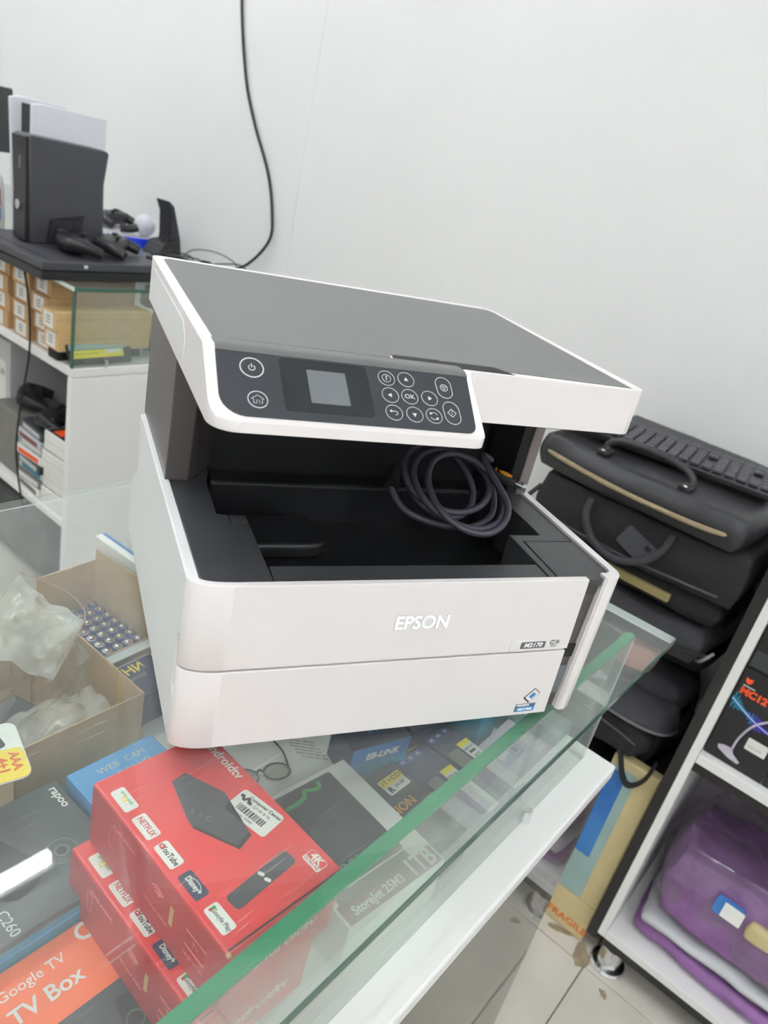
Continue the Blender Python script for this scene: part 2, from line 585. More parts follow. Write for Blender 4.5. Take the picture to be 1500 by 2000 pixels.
for uu, vv in ((0.50, 0.36), (-0.9, 0.36), (-0.9, -0.12)):
    lg = obj('leg', lathe_me([(0.036, 0), (0.036, 0.008), (0.02, 0.014), (0.02, GZ - 0.228)]), M['chrome'], counter, (uu, vv, 0.001))
clip = obj('pane_clip', prism_me(arc(0, 0, 0.006, 0, 180, 9) + [(-0.006, -0.004), (0.006, -0.004)], 0, 0.016, 0.001), M['chrome'], counter, W(0.392, -0.1585, -0.204), (0, 0, R(180)), label='small chrome clip holding the front pane')

# ------------------------------------------------------------------ the printer
pr = thing('printer', 'white multifunction printer with a charcoal lid standing on the glass counter', 'printer', W(0, 0, 0.0005), -TH)
# left side panel with the notch at the front and the bulge at the back
lp = [(0.0133, 0.006), (0.345, 0.006), (0.347, 0.066), (0.338, 0.074), (0.306, 0.094), (0.322, 0.1495), (0.0131, 0.1500), (0.0133, 0.104), (0.0215, 0.097), (0.0220, 0.052), (0.0133, 0.045)]
obj('side_panel', prism_me(lp, 0.0, 0.0085, 0.0012, 2, axis='X'), M['wside'], pr)
obj('side_notch', prism_me([(0.011, 0.046), (0.024, 0.046), (0.024, 0.102), (0.011, 0.102)], 0.003, 0.010, 0, axis='X'), M['notch'], pr)
obj('rear_bulge', prism_me([(0.30, 0.006), (0.345, 0.006), (0.346, 0.066), (0.305, 0.088)], 0.0085, 0.34, 0.002, axis='X'), M['wside'], pr)
rp = [(0.354, 0.003)] + arc(0.3575, 0.003, 0.003, 180, 270, 3) + [(0.362, 0.0)] + arc(0.359, 0.016, 0.016, 290, 360, 6) + [(0.375, 0.335), (0.367, 0.335), (0.367, 0.018)] + arc(0.360, 0.018, 0.007, 0, -80, 4) + [(0.354, 0.011)]
obj('side_panel', prism_me(rp, 0.006, 0.1508, 0.0012, 2), M['white'], pr)


def shell(z0, z1, xr0, xr1, m, name, lift=0.0):
    th = 0.006

    def ell(rx, ry, cx, cy, a0, a1, n=9):
        return [(cx + rx * math.cos(R(a0 + (a1 - a0) * k / (n - 1))), cy + ry * math.sin(R(a0 + (a1 - a0) * k / (n - 1)))) for k in range(n)]
    o = ell(0.030, 0.0128, 0.030, 0.0128, 180, 270, 14) + [(0.0308, 0.0), (xr0, 0.0)]
    i_ = [(xr0, th), (0.0308, th)] + ell(0.022, 0.0066, 0.030, 0.0128, 270, 180, 8)

    def ed(bm):
        for v in bm.verts:
            if v.co.x > 0.3:
                v.co.x += (xr1 - xr0) * (z1 - v.co.z) / (z1 - z0)
    return obj(name, prism_me(o + i_, z0, z1, 0.0011, 2, edit=ed), m, pr)


shell(0.0785, 0.1508, 0.3345, 0.3385, M['white'], 'front_panel')
cas = shell(0.0052, 0.0765, 0.3375, 0.341, M['white'], 'paper_cassette')
# small scuffs and dark column by the ink window
obj('ink_column', box_me(0.0255, 0.03, 0.142, 0.0005, center=False), M['brown'], pr, (0.328, 0.0075, 0.006), label='grey brown recessed column beside the front panel')
obj('ink_cap', box_me(0.0240, 0.03, 0.016, 0.0005, center=False), M['char'], pr, (0.3293, 0.0068, 0.1315))
obj('ink_slot', box_me(0.0200, 0.004, 0.014, 0.0004, center=False), M['dark'], pr, (0.3333, 0.0060, 0.064))
obj('ink_window', box_me(0.0185, 0.003, 0.032, 0.0004, center=False), M['lcd'], pr, (0.3345, 0.0062, 0.022), label='glossy grey ink level window')
# body core that closes the box behind the panels
obj('body_core', box_me(0.355, 0.30, 0.088, 0.001, center=False), M['black'], pr, (0.0085, 0.012, 0.006))
ZP = 0.1488
lpad = [(0.0088, 0.022)] + arc(0.0258, 0.020, 0.017, 180, 270, 7) + [(0.0600, 0.003), (0.0610, 0.0925), (0.0470, 0.0935), (0.0465, 0.1085), (0.0380, 0.1100), (0.0400, 0.168), (0.0450, 0.190), (0.0450, 0.214), (0.0088, 0.214)]
obj('top_cover', prism_me(lpad, 0.090, ZP, 0.0006, 2), M['char'], pr)
obj('cover_tab', box_me(0.0135, 0.0145, 0.02, 0.0006, center=False), M['char'], pr, (0.0475, 0.0942, ZP - 0.0202))
obj('tray_lip', prism_me([(0.0608, 0.003), (0.2985, 0.003), (0.2985, 0.0298), (0.0620, 0.0306)], 0.090, ZP - 0.0006, 0.0008, 2), M['char'], pr)
obj('ink_cover', prism_me([(0.3072, 0.0035), (0.3528, 0.0035), (0.3535, 0.0112), (0.3600, 0.0116), (0.3650, 0.0145), (0.3667, 0.0190), (0.3665, 0.0688), (0.3102, 0.0688)], ZP - 0.007, ZP, 0.0007, 2), M['char'], pr)
obj('side_ledge', prism_me([(0.2995, 0.003), (0.3062, 0.003), (0.3092, 0.0706), (0.3665, 0.0706), (0.3665, 0.215), (0.3370, 0.215), (0.3360, 0.081), (0.3010, 0.081)], 0.090, ZP - 0.0003, 0.0006, 2), M['char'], pr)
obj('tray_floor', box_me(0.29, 0.185, 0.006, 0.0, center=False), M['black'], pr, (0.0465, 0.0300, 0.0945))
obj('tray_step', prism_me(rrect(0.10, 0.058, 0.02), 0, 0.016, 0.005, 3), M['black'], pr, (0.098, 0.146, 0.1002))
for xx in (0.140, 0.188):
    obj('tray_rib', box_me(0.030 if xx < 0.15 else 0.085, 0.012, 0.010, 0.001, center=False), M['black'], pr, (xx - 0.03 if xx < 0.15 else xx - 0.012, 0.0306, 0.1005))
obj('tray_ledge', box_me(0.29, 0.026, 0.046, 0.004, 3, center=False), M['black'], pr, (0.0465, 0.190, 0.0945))
obj('rear_wall', box_me(0.318, 0.11, 0.172, 0.001, center=False), M['black'], pr, (0.034, 0.216, 0.0945))
obj('pillar', prism_me([(0.0045, 0.168), (0.0245, 0.1685), (0.030, 0.176), (0.049, 0.205), (0.049, 0.330), (0.0045, 0.330)], ZP, 0.2665, 0.0012, 2), M['brown'], pr)
obj('pillar', prism_me([(0.3600, 0.168), (0.3705, 0.166), (0.3705, 0.330), (0.3600, 0.330)], ZP - 0.0002, 0.2665, 0.0010, 2), M['brown2'], pr)
obj('pillar_core', prism_me([(0.3598, 0.170), (0.3598, 0.330), (0.340, 0.330), (0.340, 0.205), (0.352, 0.174)], ZP - 0.0002, 0.2665, 0.0), M['black'], pr)
for xx, yy in ((0.03, 0.03), (0.34, 0.03), (0.03, 0.30), (0.34, 0.30)):
    obj('foot', lathe_me([(0.009, 0), (0.010, 0.001), (0.010, 0.0062)], 14), M['dark'], pr, (xx, yy, 0))

# scanner unit
SF, SB, ST = 0.057, 0.341, 0.302


def zslope(y):
    return max(0.2700, 0.2655 + y * 0.037 / 0.055)


out = arc(0.018, 0.018, 0.018, 180, 270, 8) + arc(0.186, 0.010, 0.010, 270, 350, 6) + [(0.1975, 0.045)] + arc(0.2065, SF - 0.009, 0.009, 170, 90, 5)[1:] + arc(0.365, SF + 0.010, 0.010, 270, 360, 6) + arc(0.355, SB - 0.020, 0.020, 0, 90, 7) + arc(0.008, SB - 0.008, 0.008, 90, 180, 5)


def ed_scan(bm):
    for yy in (0.054, 0.0067):
        bmesh.ops.bisect_plane(bm, geom=bm.verts[:] + bm.edges[:] + bm.faces[:], plane_co=(0, yy, 0), plane_no=(0, 1, 0))
    for v in bm.verts:
        if v.co.z > 0.29 and v.co.y < 0.0541 and v.co.x < 0.21:
            v.co.z = min(ST, zslope(v.co.y))


obj('scanner_housing', prism_me(out, 0.2625, ST, 0.0014, 2, edit=ed_scan), M['white'], pr)
obj('housing_inset', prism_me([(0.115, 0.2705), (0.31, 0.2705), (0.31, 0.2955), (0.13, 0.2955), (0.115, 0.285)], -0.0004, 0.001, 0.0003, 1, axis='X'), M['wside'], pr)
obj('scanner_base', prism_me([(0.006, 0.012), (0.18, 0.010), (0.19, 0.064), (0.365, 0.066), (0.365, 0.33), (0.006, 0.33)], 0.259, 0.2626, 0.001, 1), M['dark'], pr)
lidp = arc(0.0125, 0.0785, 0.0035, 180, 250, 3)[:1] + [(0.009, 0.068), (0.1385, 0.068), (0.1410, 0.0755), (0.1450, 0.0775), (0.2300, 0.0775), (0.2365, 0.0745), (0.2410, 0.0655)] + [(0.362, 0.0618)] + arc(0.356, SB - 0.0245, 0.012, 0, 90, 5) + arc(0.016, SB - 0.0175, 0.007, 90, 180, 4)
obj('scanner_lid', prism_me(lidp, 0.2990, 0.3024, 0.0007, 2), M['lid'], pr, label='charcoal scanner lid')
obj('lid_recess', prism_me([(0.1395, 0.0600), (0.2425, 0.0600), (0.2400, 0.0660), (0.2355, 0.0740), (0.2300, 0.0768), (0.1452, 0.0768), (0.1418, 0.0750)], 0.2990, 0.3021, 0.0), M['dark'], pr)
AP = math.atan2(0.037, 0.055)
NP = Vector((0, -math.sin(AP), math.cos(AP)))


def on_panel(x, s, off=0.0):
    return Vector((x, s * math.cos(AP), 0.2655 + s * math.sin(AP))) + NP * off


PR = (AP, 0, 0)
strip_p = [(0.0492, 0.2985), (0.0665, 0.2985), (0.0665, 0.3024), (0.0570, 0.3024), (0.0540, 0.3020), (0.0515, 0.3012), (0.0490, 0.2997)]
obj('panel_hinge_strip', prism_me(strip_p, 0.0078, 0.1938, 0.0, axis='X'), M['lid'], pr)
cpo = arc(0.0235, 0.0255, 0.0165, 180, 270, 7) + arc(0.1820, 0.0165, 0.0075, 270, 350, 5) + [(0.1935, 0.0598), (0.0075, 0.0598), (0.0070, 0.0255)]
cpl = obj('control_panel', prism_me(cpo, 0, 0.0009, 0.0003, 1), M['panel'], pr, on_panel(0, 0, 0.0000), PR, 'dark sloping control panel')


def pdec(x, s):
    return (x, s, 0.0009)


obj('screen_window', prism_me(rrect(0.0625, 0.0425, 0.003), 0, 0.0003), M['panel2'], cpl, (0.0802, 0.0370, 0.0009))
lcd = obj('display', prism_me(rrect(0.0275, 0.0270, 0.0006), 0, 0.0003), M['lcd'], cpl, (0.0808, 0.0365, 0.0012), label='blank grey display')
ring_s = ring_me(0.0064, 0.00035)
for nm, x, s, rad, wd, sy in (('power_button', 0.0300, 0.0472, 0.0080, 0.0007, 0), ('home_button', 0.0313, 0.0222, 0.0066, 0.0005, 0),
                              ('help_button', 0.1260, 0.0503, 0, 0, 0), ('up_button', 0.1413, 0.0508, 0, 0, 0), ('left_button', 0.1262, 0.0358, 0, 0, 0), ('ok_button', 0.1412, 0.0360, 0, 0, 0),
                              ('right_button', 0.1568, 0.0362, 0, 0, 0), ('back_button', 0.1262, 0.0212, 0, 0, 0), ('down_button', 0.1418, 0.0210, 0, 0, 0), ('reset_button', 0.1570, 0.0212, 0, 0, 0),
                              ('stop_button', 0.1710, 0.0470, 0.0064, 0.0004, 0.0030), ('start_button', 0.1722, 0.0250, 0.0066, 0.0004, 0.0032)):
    me = ring_s if rad == 0 else ring_me(rad, wd, sy=sy)
    b = obj(nm, me, M['line'], cpl, (x, s, 0.0009))
    if nm == 'ok_button':
        text('symbol', 'OK', 0.0052, M['line'], b, (0, 0, 0.0001), wide=1.05)
    elif nm in ('up_button', 'down_button', 'left_button', 'right_button'):
        a0 = {'up_button': 90, 'down_button': -90, 'left_button': 180, 'right_button': 0}[nm]
        obj('symbol', prism_me([(0.0019 * math.cos(R(a0 + k)), 0.0019 * math.sin(R(a0 + k))) for k in (0, 120, 240)], 0, 0.0003), M['line'], b)
    elif nm == 'power_button':
        pa = arc(0, 0, 0.0024, 125, 415, 14)
        obj('symbol', prism_me(pa + [(p[0] * 0.78, p[1] * 0.78) for p in pa[::-1]], 0, 0.0003), M['line'], b)
        obj('symbol', box_me(0.0006, 0.0030, 0.0003), M['line'], b, (0, 0.0017, 0))
    elif nm == 'home_button':
        hp = [(-0.0028, -0.0028), (-0.0028, 0.0004), (-0.0042, 0.0004), (0, 0.0036), (0.0042, 0.0004), (0.0028, 0.0004), (0.0028, -0.0028), (0.0009, -0.0028), (0.0009, -0.0004), (-0.0009, -0.0004), (-0.0009, -0.0028)]
        obj('symbol', tube_me([(p[0], p[1], 0.0001) for p in hp], 0.00022, 5, closed=True, smooth_pts=False), M['line'], b)
    elif nm == 'help_button':
        obj('symbol', ring_me(0.0034, 0.0003), M['line'], b)
        text('symbol', '?', 0.0052, M['line'], b, (0, 0, 0.0001), bold=0.00008)
    elif nm == 'back_button':
        obj('symbol', tube_me([(-0.0026, 0.0012, 0), (0.0012, 0.0012, 0), (0.0026, 0.0002, 0), (0.0022, -0.0014, 0), (0.0004, -0.0018, 0)], 0.00026, 5), M['line'], b)
        obj('symbol', prism_me([(-0.0034, 0.0012), (-0.0016, 0.0024), (-0.0016, 0.0)], 0, 0.0003), M['line'], b)
    elif nm == 'reset_button':
        for a0 in (20, 200):
            pa = arc(0, 0, 0.0030, a0, a0 + 120, 8)
            obj('symbol', tube_me([(p[0], p[1], 0) for p in pa], 0.00026, 5, smooth_pts=False), M['line'], b)
            e = pa[-1]
            obj('symbol', prism_me([(e[0] + 0.0013 * math.cos(R(a0 + 210 + k)), e[1] + 0.0013 * math.sin(R(a0 + 210 + k))) for k in (0, 120, 240)], 0, 0.0003), M['line'], b)
    elif nm == 'stop_button':
        obj('symbol', ring_me(0.0031, 0.0004), M['line'], b)
        obj('symbol', ring_me(0.0023, 0.0007, seg=3), M['line'], b, (0, 0.0001, 0.0001), (0, 0, R(30)))
    elif nm == 'start_button':
        obj('symbol', ring_me(0.0037, 0.0006, seg=4), M['line'], b)
        obj('symbol', tube_me([(0.0004, 0.0016, 0.0001), (-0.0004, -0.0016, 0.0001)], 0.00022, 5, smooth_pts=False), M['line'], b)

# lettering on the front
text('maker_logo', 'EPSON', 0.0172, M['lgrey'], pr, (0.1838, -0.0001, 0.1137), FRONT, bold=0.0011, wide=0.92, label='grey outline of the raised maker name')
text('maker_logo', 'EPSON', 0.0172, M['silver'], pr, (0.1838, -0.0003, 0.1137), FRONT, bold=0.00062, wide=0.92, label='raised white EPSON lettering')
decal('model_sticker', 0.0580, 0.0125, M['white'], pr, (0.3045, -0.0001, 0.0852), FRONT, 0.002, label='clear sticker strip with the model number')
decal('model_plate', 0.0255, 0.0068, M['grey'], pr, (0.2990, -0.0004, 0.0852), FRONT, 0.0008)
text('model_number', 'M2170', 0.0062, M['silver'], pr, (0.2990, -0.0007, 0.0852), FRONT, bold=0.00012, wide=1.1, shear=0.15)
decal('wireless_mark', 0.0110, 0.0052, M['lgrey'], pr, (0.3215, -0.0004, 0.0872), FRONT, 0.0025)
decal('wireless_mark', 0.0056, 0.0044, M['grey'], pr, (0.3191, -0.0007, 0.0872), FRONT, 0.002)
text('wireless_mark', 'Wi', 0.0038, M['silver'], pr, (0.3191, -0.0010, 0.0872), FRONT, bold=0.00008)
text('wireless_mark', 'Fi', 0.0038, M['grey'], pr, (0.3242, -0.0007, 0.0872), FRONT, bold=0.00008)
text('wireless_mark', 'Direct', 0.0026, M['grey'], pr, (0.3215, -0.0004, 0.0830), FRONT)
PX, PZ = 0.3155, 0.0125
decal('print_head_badge', 0.0212, 0.0088, M['grey'], pr, (PX, -0.0001, PZ + 0.0012), FRONT, 0.0003)
decal('print_head_badge', 0.0202, 0.0050, M['blue'], pr, (PX, -0.0004, PZ - 0.0004), FRONT, 0.0002)
text('print_head_badge', 'PRECISION', 0.0031, M['silver'], pr, (PX - 0.003, -0.0005, PZ + 0.0040), FRONT, bold=0.00008, wide=0.9)
text('print_head_badge', 'CORE', 0.0031, M['blue'], pr, (PX + 0.0072, -0.0005, PZ + 0.0040), FRONT, wide=0.75)
text('print_head_badge', 'HEAT-FREE', 0.0034, M['silver'], pr, (PX, -0.0008, PZ - 0.0004), FRONT, bold=0.0001, wide=0.95)
dm = [(0.0, -0.0075), (0.0092, 0.0035), (0.0025, 0.0092), (-0.0072, -0.0015)]
obj('print_head_badge', prism_me(dm, 0, 0.0003), M['ink'], pr, (PX + 0.002, -0.0001, PZ + 0.0140), FRONT)
obj('print_head_badge', prism_me([(p[0] * 0.86 + 0.0004, p[1] * 0.86 + 0.0004) for p in dm], 0, 0.0003), M['white'], pr, (PX + 0.002, -0.0004, PZ + 0.0140), FRONT)
obj('print_head_badge', prism_me([(p[0] * 0.42 + 0.001, p[1] * 0.42 + 0.0008) for p in dm], 0, 0.0003), M['blue'], pr, (PX + 0.002, -0.0007, PZ + 0.0140), FRONT)

# the coiled cable lying in the output tray
cb = thing('usb_cable', 'dark grey USB cable coiled up in the output tray of the printer', 'cable', W(0, 0, 0), -TH)


def cpt(x, y, z):
    return (x, y, z)


def coil_pts():
    B = math.atan2(0.068, 0.130)
    o = []

    def pl(x, y, h):
        t = (y - 0.075) / math.cos(B)
        return (x, 0.075 + t * math.cos(B) - h * math.sin(B), 0.122 + t * math.sin(B) + h * math.cos(B))
    o += [pl(0.209, 0.156, 0.004), pl(0.206, 0.146, 0.0), pl(0.216, 0.126, -0.002), pl(0.246, 0.112, 0.0), pl(0.276, 0.109, 0.002), pl(0.302, 0.120, 0.004), pl(0.313, 0.145, 0.006)]
    turns = [(0.268, 0.148, 0.046, 0.047), (0.254, 0.158, 0.034, 0.036), (0.262, 0.150, 0.046, 0.034), (0.274, 0.134, 0.040, 0.042)]
    a = 20
    for k, (cx, cy, rx, ry) in enumerate(turns):
        for s in range(10):
            aa = R(a + 36 * s)
            nx = turns[min(k + 1, 3)]
            f = s / 10
            o.append(pl((cx * (1 - f) + nx[0] * f) + (rx * (1 - f) + nx[2] * f) * math.cos(aa), (cy * (1 - f) + nx[1] * f) + (ry * (1 - f) + nx[3] * f) * math.sin(aa), 0.004 + 0.0042 * (k + f)))
    o += [pl(0.306, 0.160, 0.020), pl(0.308, 0.176, 0.018), pl(0.3215, 0.1765, 0.010)]
    return o


CP = coil_pts()
obj('cord', tube_me(CP, 0.0034, 9, 7), M['cable'], cb)
fx = Vector(CP[0])
obj('cord_tie', tube_me([fx + Vector((-0.004, -0.009, -0.004)), fx + Vector((0, 0.0, 0.0)), fx + Vector((0.005, 0.009, 0.006))], 0.0068, 10, 3, smooth_pts=False), M['bcable'], cb, label='black ferrite sleeve on the cord')
pa, pb = Vector((0.3225, 0.1740, 0.1720)), Vector((0.3560, 0.1520, 0.1650))
dv = (pb - pa).normalized()
pq = dv.to_track_quat('X', 'Z').to_euler()
obj('plug_body', prism_me([(0, -0.004), (0.006, -0.0065), (0.022, -0.008), (0.030, -0.0068), (0.030, 0.0068), (0.022, 0.008), (0.006, 0.0065), (0, 0.004)], -0.0045, 0.0045, 0.0015, 2), M['bcable'], cb, pa, pq)
obj('plug_badge', prism_me([(0.0072 * math.cos(R(k * 18)), 0.0052 * math.sin(R(k * 18))) for k in range(20)], 0, 0.0003), M['orange'], cb, pa + dv * 0.018 + (pq.to_matrix() @ Vector((0, 0, 0.0046))), pq, 'orange oval on the plug')
obj('plug_band', box_me(0.0012, 0.011, 0.0004), M['orange'], cb, pa + dv * 0.007 + (pq.to_matrix() @ Vector((0, 0, 0.0046))), pq)
plug = obj('plug_shell', box_me(0.013, 0.012, 0.0046, 0.0004), M['metal'], cb, pa + dv * 0.0362 + (pq.to_matrix() @ Vector((0, 0, -0.0023))), pq, 'bare metal end of the USB plug')
for s in (-0.0028, 0.0028):
    obj('plug_hole', box_me(0.0022, 0.0022, 0.0003), M['dark'], plug, (0.0012, s, 0.0046))

# ------------------------------------------------------------------ goods inside the glass counter
FLZ = -0.2048                    # top of the white board inside the case


def carton(name, label, cat, corner, rot, sx, sy, sz, m, group=None, bv=0.0015, part='box_body'):
    """closed box; empty sits at the near left bottom corner"""
    t = thing(name, label, cat, W(*corner), R(rot), group)
    obj(part, box_me(sx, sy, sz, bv, 2, center=False), m, t)
    return t


# flat goods under the red boxes
xo = carton('streaming_box_carton', 'orange box with white Xiaomi TV Box lettering at the lower left of the glass case', 'box', (-0.235, -0.130, FLZ), 0, 0.215, 0.142, 0.0602, M['tvorange'])
ZT = 0.0602
text('lettering', 'Google TV', 0.0112, M['wcard'], xo, (0.1310, 0.1240, ZT), FLAT)
decal('lettering', 0.0085, 0.0070, M['wcard'], xo, (0.0980, 0.1240, ZT), r=0.001)
decal('lettering', 0.0060, 0.0044, M['tvorange'], xo, (0.0980, 0.1245, ZT + 0.0002), r=0.0005)
text('lettering', 'Xiaomi TV Box', 0.0170, M['wcard'], xo, (0.1060, 0.1055, ZT), FLAT, bold=0.0003)
text('lettering', 'C', 0.0200, M['wcard'], xo, (0.1760, 0.1320, ZT), FLAT, bold=0.0004)
decal('device_picture', 0.080, 0.080, M['plastic2'], xo, (0.1500, 0.0440, ZT), r=0.012, label='picture of a black streaming box')
rmt = decal('remote_picture', 0.018, 0.060, M['plastic'], xo, (0.1660, 0.0420, ZT + 0.0004), (0, 0, R(-14)), 0.005, label='picture of a black remote control')
obj('dial_ring', ring_me(0.0065, 0.0007), M['grey'], rmt, (0, 0.010, 0.0003))
for k in range(4):
    decal('key_picture', 0.003, 0.003, M['lgrey'], rmt, (0.0035 * (-1 if k % 2 else 1), -0.006 - 0.007 * (k // 2), 0.0003), r=0.0014)

rp_ = carton('webcam_carton', 'dark grey rapoo webcam box with a teal front edge behind the orange box', 'box', (-0.235, 0.0135, FLZ), 0, 0.224, 0.118, 0.083, M['dgrey'])
ZT = 0.083
decal('front_stripe', 0.222, 0.076, M['teal'], rp_, (0.112, -0.0001, 0.040), FRONT, 0.001, label='teal front of the box')
decal('edge_stripe', 0.222, 0.003, M['wblue'], rp_, (0.112, -0.0004, 0.070), FRONT, 0.0005)
text('lettering', 'rapoo', 0.0105, M['wcard'], rp_, (0.2180 - 0.0015, 0.0985, ZT), DOWN, bold=0.0002)
text('lettering', 'C260', 0.0110, M['lgrey'], rp_, (0.1310, 0.0150, ZT), DOWN)
for rad, mm in ((0.013, 'grey'), (0.0115, 'dgrey'), (0.006, 'grey'), (0.004, 'ink')):
    obj('lens_picture', prism_me([(rad * math.cos(R(k * 15)), rad * math.sin(R(k * 15))) for k in range(24)], 0, 0.0003), M[mm], rp_, (0.190, 0.047, ZT + 0.0002 * (0.020 - rad) / 0.002))
decal('webcam_picture', 0.040, 0.075, M['ink'], rp_, (0.145, 0.066, ZT), (0, 0, R(20)), 0.015)

wc = carton('webcam_box', 'light blue box with WEB CAM lettering behind the top red box', 'box', (-0.006, 0.058, FLZ), 0, 0.088, 0.066, 0.090, M['wblue'])
text('lettering', 'WEB  CAM', 0.0100, M['lgrey'], wc, (0.047, 0.0520, 0.090), FLAT)
text('lettering', 'FULL HD', 0.0085, M['lgrey'], wc, (0.053, 0.0405, 0.090), FLAT)


def red_box(label, corner, rot, top):
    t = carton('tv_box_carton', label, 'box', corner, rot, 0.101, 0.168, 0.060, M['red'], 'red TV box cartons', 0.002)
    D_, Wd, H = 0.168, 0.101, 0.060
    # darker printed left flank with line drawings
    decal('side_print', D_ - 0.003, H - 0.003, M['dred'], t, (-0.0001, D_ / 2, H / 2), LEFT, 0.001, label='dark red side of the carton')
    rr_ = [(-0.055, 0.004), (0.0, -0.006), (0.058, -0.004)]
    obj('line_drawing', ring_me(0.0035, 0.0004, sy=0.007, seg=20), M['pink'], t, (-0.0006, D_ / 2 + 0.052, 0.034), LEFT)
    text('side_lettering', 'Media playback', 0.0050, M['pink'], t, (-0.0005, D_ / 2 + 0.036, 0.046), LEFT)
    for rad in (0.004, 0.0065, 0.009):
        pa_ = arc(0, 0, rad, 40, 140, 8)
        obj('line_drawing', tube_me([(p[0], p[1], 0) for p in pa_], 0.0004, 4, smooth_pts=False), M['pink'], t, (-0.0006, D_ / 2 - 0.008, 0.034), LEFT)
    text('side_lettering', 'Wireless display', 0.0045, M['pink'], t, (-0.0005, D_ / 2 - 0.008, 0.020), LEFT)
    decal('side_tag', 0.004, 0.017, M['kraft2'], t, (-0.0005, D_ / 2 - 0.026, 0.033), LEFT, 0.0003)
    tvp = [(-0.011, -0.007), (0.011, -0.007), (0.011, 0.007), (-0.011, 0.007)]
    obj('line_drawing', tube_me([(p[0], p[1], 0) for p in tvp], 0.0004, 4, closed=True, smooth_pts=False), M['pink'], t, (-0.0006, 0.030, 0.033), LEFT)
    text('side_lettering', 'TV', 0.0065, M['pink'], t, (-0.0005, 0.030, 0.033), LEFT)
    text('side_lettering', 'Large screen', 0.0045, M['pink'], t, (-0.0005, 0.030, 0.018), LEFT)
    # app labels along the left rim
    xs = 0.0105
    for y, bg, s, fg, sz in ((0.1415, 'wcard', '', 'ycard', 0.005), (0.1120, 'wcard', 'NETFLIX', 'crimson', 0.0062), (0.0830, 'wcard', ' YouTube', 'ink', 0.0062), (0.0535, 'navy', 'Disney+', 'wcard', 0.0058), (0.0235, 'wcard', '  Google Play', 'mgrey', 0.0048)):
        d = decal('app_label', 0.0225, 0.0110, M[bg], t, (xs, y, H), DOWN, 0.002)
        if s:
            text('app_lettering', s, sz, M[fg], d, (0.0003, 0, 0.0003), bold=0.0001, wide=0.82 if 'Net' not in s else 0.7)
        else:
            obj('app_mark', ring_me(0.0022, 0.0008), M['ycard'], d, (0, 0, 0.0003))
            text('app_lettering', 'IPTV  WiFi', 0.0034, M['green'], d, (0, 0.0018, 0.0003))
        if 'You' in s:
            decal('app_mark', 0.0044, 0.0034, M['crimson'], d, (-0.0083, 0, 0.0003), r=0.0008)
            obj('app_mark', prism_me([(-0.0007, -0.0009), (0.0011, 0), (-0.0007, 0.0009)], 0, 0.0003), M['wcard'], d, (-0.0083, 0, 0.0006))
        if 'Goo' in s:
            decal('app_mark', 0.0024, 0.0038, M['green'], d, (-0.0085, 0.0006, 0.0003), r=0.0004)
            decal('app_mark', 0.0020, 0.0020, M['crimson'], d, (-0.0085, -0.0016, 0.0004), r=0.0003)
        if 'Dis' in s:
            pa_ = arc(0, -0.001, 0.0072, 20, 140, 9)
            obj('app_mark', tube_me([(p[0], p[1] * 0.6, 0.0003) for p in pa_], 0.00022, 4, smooth_pts=False), M['wcard'], d)
    # device, remote and logos on the top
    hexp = [(0.0470, 0.1370), (0.0600, 0.1390), (0.0735, 0.1060), (0.0660, 0.0630), (0.0520, 0.0580), (0.0360, 0.0920), (0.0370, 0.1010)]
    hx = obj('device_picture', prism_me(hexp, 0, 0.0003), M['plastic2'], t, (0, 0, H), label='picture of a dark six-sided TV box')
    obj('device_edge', prism_me([(0.0360, 0.0920), (0.0520, 0.0580), (0.0660, 0.0630), (0.0655, 0.0660), (0.0525, 0.0612), (0.0375, 0.0940)], 0, 0.0003), M['ink'], hx, (0, 0, 0.0003))
    text('device_marks', 'L  v  C', 0.0060, M['mgrey'], hx, (0.047, 0.098, 0.0003), (0, 0, R(-65)))
    rm_ = decal('remote_picture', 0.0560, 0.0130, M['plastic2'], t, (0.0500, 0.0300, H), (0, 0, R(6)), 0.003, label='picture of a dark remote control')
    for s in (-1, 1):
        decal('remote_key', 0.0026, 0.0050, M['wcard'], rm_, (0.002, 0.0032 * s, 0.0003), (0, 0, R(20)), 0.0012)
    text('brand_lettering', 'androidtv', 0.0112, M['wcard'], t, (0.0925, 0.1330, H), DOWN, bold=0.0002)
    b4 = decal('resolution_mark', 0.0165, 0.0110, M['wcard'], t, (0.0890, 0.0190, H), DOWN, 0.0015)
    decal('resolution_mark', 0.0155, 0.0066, M['red'], b4, (0, 0.0017, 0.0003), r=0.001)
    text('resolution_mark', '4K', 0.0088, M['wcard'], b4, (0, 0.0017, 0.0006), bold=0.0003)
    text('resolution_mark', 'ULTRA HD', 0.0030, M['crimson'], b4, (0, -0.0035, 0.0003))
    if top:
        st = decal('price_sticker', 0.0400, 0.0250, M['wcard'], t, (0.0800, 0.0780, H), (0, 0, R(-80)), 0.003, label='white shop sticker with a barcode')
        text('sticker_lettering', 'Computer Center', 0.0042, M['ink'], st, (0.004, 0.0085, 0.0003), bold=0.00005)
        text('sticker_lettering', 'Box QT-4K 8 TB', 0.0032, M['mgrey'], st, (0.001, 0.0035, 0.0003))
        random.seed(4)
        x = -0.013
        while x < 0.013:
            bw = random.choice((0.0004, 0.0006, 0.0010))
            decal('barcode_bar', bw, 0.0060, M['ink'], st, (x, -0.0035, 0.0003), r=0.0001)
            x += bw + random.choice((0.0005, 0.0009))
        text('sticker_lettering', 'Code: 100983', 0.0028, M['mgrey'], st, (-0.002, -0.0092, 0.0003))
        for k in range(4):
            decal('sticker_lettering', 0.0035, 0.003, M['ink'], st, (-0.0165 + 0.0028 * k, 0.006 - 0.002 * (k % 2), 0.0003), r=0.001)
